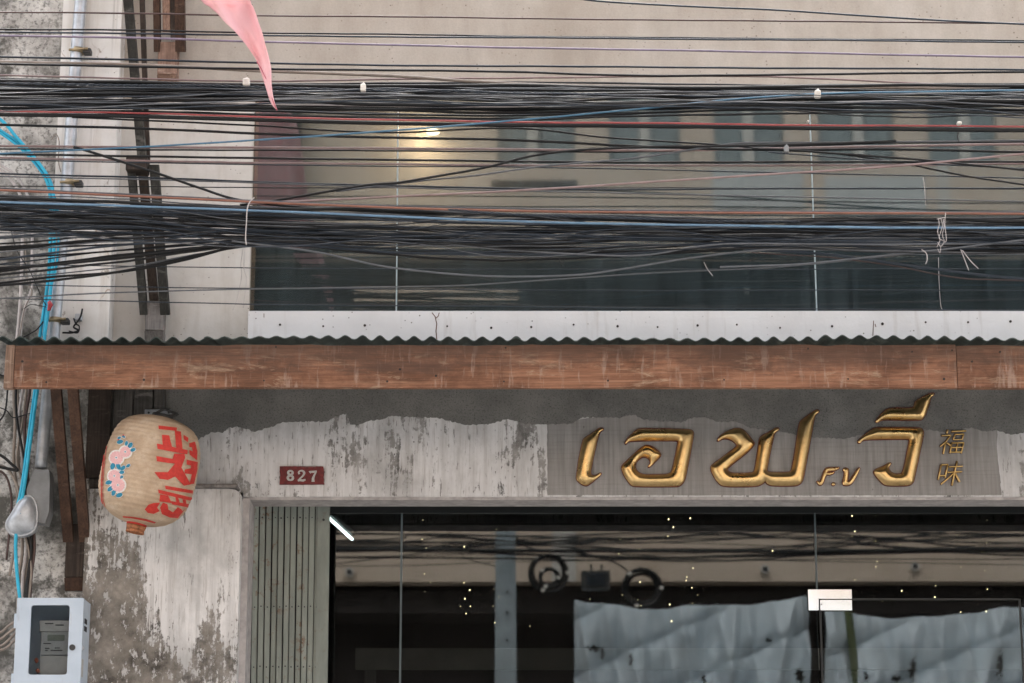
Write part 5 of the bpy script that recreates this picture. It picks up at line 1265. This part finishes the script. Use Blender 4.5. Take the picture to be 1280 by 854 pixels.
# mirrored cables
OG = -11.7
def far_cable(pts, dpx, label, Y=OG):
    pp = [(-300, pts[0][1])] + list(pts) + [(1600, pts[-1][1])] if pts[0][0] < 450 and pts[-1][0] > 1270 else list(pts)
    w = spline([PM(a, c, Y, GY) for a, c in pp], 8)
    tag(MB().tube(w, dpx/2/(F/(11 + 2*GY - Y)), 6).build('far_cable', 'black_rubber', None, True), label, 'cable', 'cables mirrored in the shop glass')
for i, (pts, d) in enumerate([([(420, 687), (640, 688), (850, 689), (1010, 689), (1280, 686)], 5), ([(420, 683), (640, 692), (850, 697), (1280, 688)], 3), ([(420, 697), (640, 698), (760, 700), (1000, 692), (1280, 690)], 2.6),
    ([(420, 676), (520, 668), (640, 670), (800, 673), (960, 664), (1280, 668)], 2.2), ([(420, 680), (560, 672), (700, 680), (900, 675), (1060, 662), (1280, 670)], 2.0), ([(420, 705), (500, 695), (600, 682), (740, 678), (900, 668)], 1.6),
    ([(960, 662), (1100, 672), (1200, 683), (1280, 689)], 3), ([(1000, 690), (1100, 676), (1180, 664)], 2.4), ([(420, 708), (640, 702), (900, 700), (1280, 706)], 1.2), ([(640, 662), (660, 684), (720, 690), (770, 704), (790, 720)], 2.4),
    ([(560, 660), (575, 690), (590, 700), (640, 712)], 1.6), ([(1010, 662), (1090, 680), (1200, 690)], 2.0)]):
    far_cable(pts, d, 'dark cable strung across the street, mirrored in the shop glass', OG - .03*i)
for i in range(13):
    y0, y1, y2, y3 = [random.uniform(660, 700) for _ in range(4)]
    far_cable([(420, y0), (640, (y0+y1)/2 + random.uniform(-4, 6)), (860, y1 + 4), (1060, (y2+y1)/2 + 2), (1280, y2)], random.choice([1.2, 1.6, 2.2]), 'dark cable strung across the street, mirrored in the shop glass', OG - .4 - .03*i)
def coil(cx, cy, r, label, n=4):
    root = thing('cable_coil', PM(cx, cy + r, OG - .2, GY), label, 'cable coil')
    for k in range(n):
        c_ = PM(cx + random.uniform(-2, 2), cy + random.uniform(-2, 2), OG - .2 - .03*k, GY); rr = (r - 2*k*random.random())/(F/(11+2*GY-OG))
        MB().tube([c_ + Vector((rr*math.cos(a*math.pi/16), 0, rr*math.sin(a*math.pi/16))) for a in range(33)], .018, 6).build('cable_turn', 'black_rubber', root, True)
    for a in (.0, 2.3, 4.4):
        c_ = PM(cx, cy, OG - .15, GY); rr = r/(F/(11+2*GY-OG)); q = c_ + Vector((rr*math.cos(a), 0, rr*math.sin(a)))
        MB().bevbox(q.x - .02, q.x + .02, q.y - .02, q.y + .04, q.z - .015, q.z + .015, .004).build('tape_wrap', 'white_plastic', root)
coil(686, 716, 24, 'coil of black cable with white tape beside the mirrored pole', 5); coil(686, 722, 12, 'small inner coil of black cable beside the mirrored pole', 2); coil(803, 735, 24, 'coil of black cable right of the hanging box in the mirrored view', 4)
jb = thing('junction_box', PM(745, 734, OG - .1, GY), 'black ribbed junction box hanging from the mirrored cables', 'box')
a = PM(727, 713, OG - .1, GY); c = PM(763, 735, OG - .1, GY)
MB().bevbox(a.x, c.x, OG - .3, OG - .1, c.z, a.z, .01).build('case', 'dark_metal', jb)
for k in range(4):
    z_ = a.z + (c.z - a.z)*(.25 + .17*k); MB().bevbox(a.x + .05, c.x - .04, OG - .1, OG - .08, z_ - .008, z_ + .008, .003).build('rib', 'slate_rubber', jb)
for px in (739, 752):
    q = PM(px, 706, OG - .15, GY); MB().tube([q, Vector((q.x, q.y, a.z))], .012, 6).build('hanger', 'dark_metal', jb)
# tarpaulins
def tarp(x0, x1, top, holes, label, seed):
    rs = random.Random(seed); TY = OY + .75; nx, nz = 170, 110
    vs, fs = [], []
    zb_ = PM(640, 1000, TY, GY).z
    for i in range(nx + 1):
        px = x0 + (x1 - x0)*i/nx; tpy = float(np.interp(px, [q[0] for q in top], [q[1] for q in top])) + 2.2*abs(math.sin(px*.031 + seed)) + .5*math.sin(px*.13)
        for k in range(nz + 1):
            py = tpy + (1000 - tpy)*k/nz; q = PM(px, py, TY, GY)
            d = .07*math.sin(px*.11 + .012*(py-750)*(1 if seed == 1 else -1) + seed) + .035*math.sin(px*.29 + py*.03 + 2*seed) + .05*math.sin((px + py*.8)*.06 + seed)
            d *= .55
            d += .16*(1 - abs(math.sin(px*.043 + .009*(py - 750)*1.1*math.sin(px*.02 + seed) + seed*1.3)))**2 + .09*(1 - abs(math.sin(px*.09 - .016*(py-760) + seed)))**2 - .07*(1 - abs(math.sin(px*.02 + py*.045 + seed)))**3
            d *= 1.3 * min(1, .35 + k/26)
            vs.append((q.x, TY + d, q.z))
    for i in range(nx):
        for k in range(nz):
            px = x0 + (x1 - x0)*(i+.5)/nx; tpy = float(np.interp(px, [q[0] for q in top], [q[1] for q in top])); py = tpy + (1000 - tpy)*(k+.5)/nz
            if any(((px-hx)/rx)**2 + ((py-hy)/ry)**2 < .75 + .5*math.sin(px*.9+py*.7) - .04*(py-hy) for hx, hy, rx, ry in holes): continue
            fs.append((i*(nz+1)+k, (i+1)*(nz+1)+k, (i+1)*(nz+1)+k+1, i*(nz+1)+k+1))
    o = MB().add(vs, fs).build('tarpaulin', 'tarp', None, True); s_ = o.modifiers.new('thickness', 'SOLIDIFY'); s_.thickness = .004
    tag(o, label, 'tarpaulin')
tarp(718, 1012, [(718, 748), (770, 756), (800, 761), (860, 757), (940, 754), (985, 750), (1012, 743)], [(742, 811, 9, 4), (753, 816, 2.5, 8), (788, 828, 2.4, 9), (961, 800, 5, 2.4), (880, 850, 2.5, 8), (1000, 846, 6, 9)], 'left pale blue torn tarpaulin mirrored in the shop glass', 1)
tarp(1030, 1420, [(1030, 757), (1060, 765), (1110, 772), (1170, 770), (1240, 762), (1290, 757), (1420, 765)], [(1082, 847, 4, 7), (1120, 848, 9, 4), (1140, 842, 3.5, 14), (1247, 838, 3.5, 18)], 'right pale blue torn tarpaulin mirrored in the shop glass', 2)
tp_ = thing('tarpaulin_gap', (PM(1064, 800, OY + .8, GY).x, OY + .8, 0), 'dark gap drawn as a green post in front of the mirrored tarpaulins', 'strip')  # strip added to paint the dark gap between the two tarpaulins
q0 = PM(1060, 762, OY + .8, GY); q1 = PM(1072, 860, OY + .8, GY); d = (q1 - q0); MB().tube([q0 - d*.1, q1 + d*2.0], .042, 8).build('shaft', 'tarp_gap', tp_)
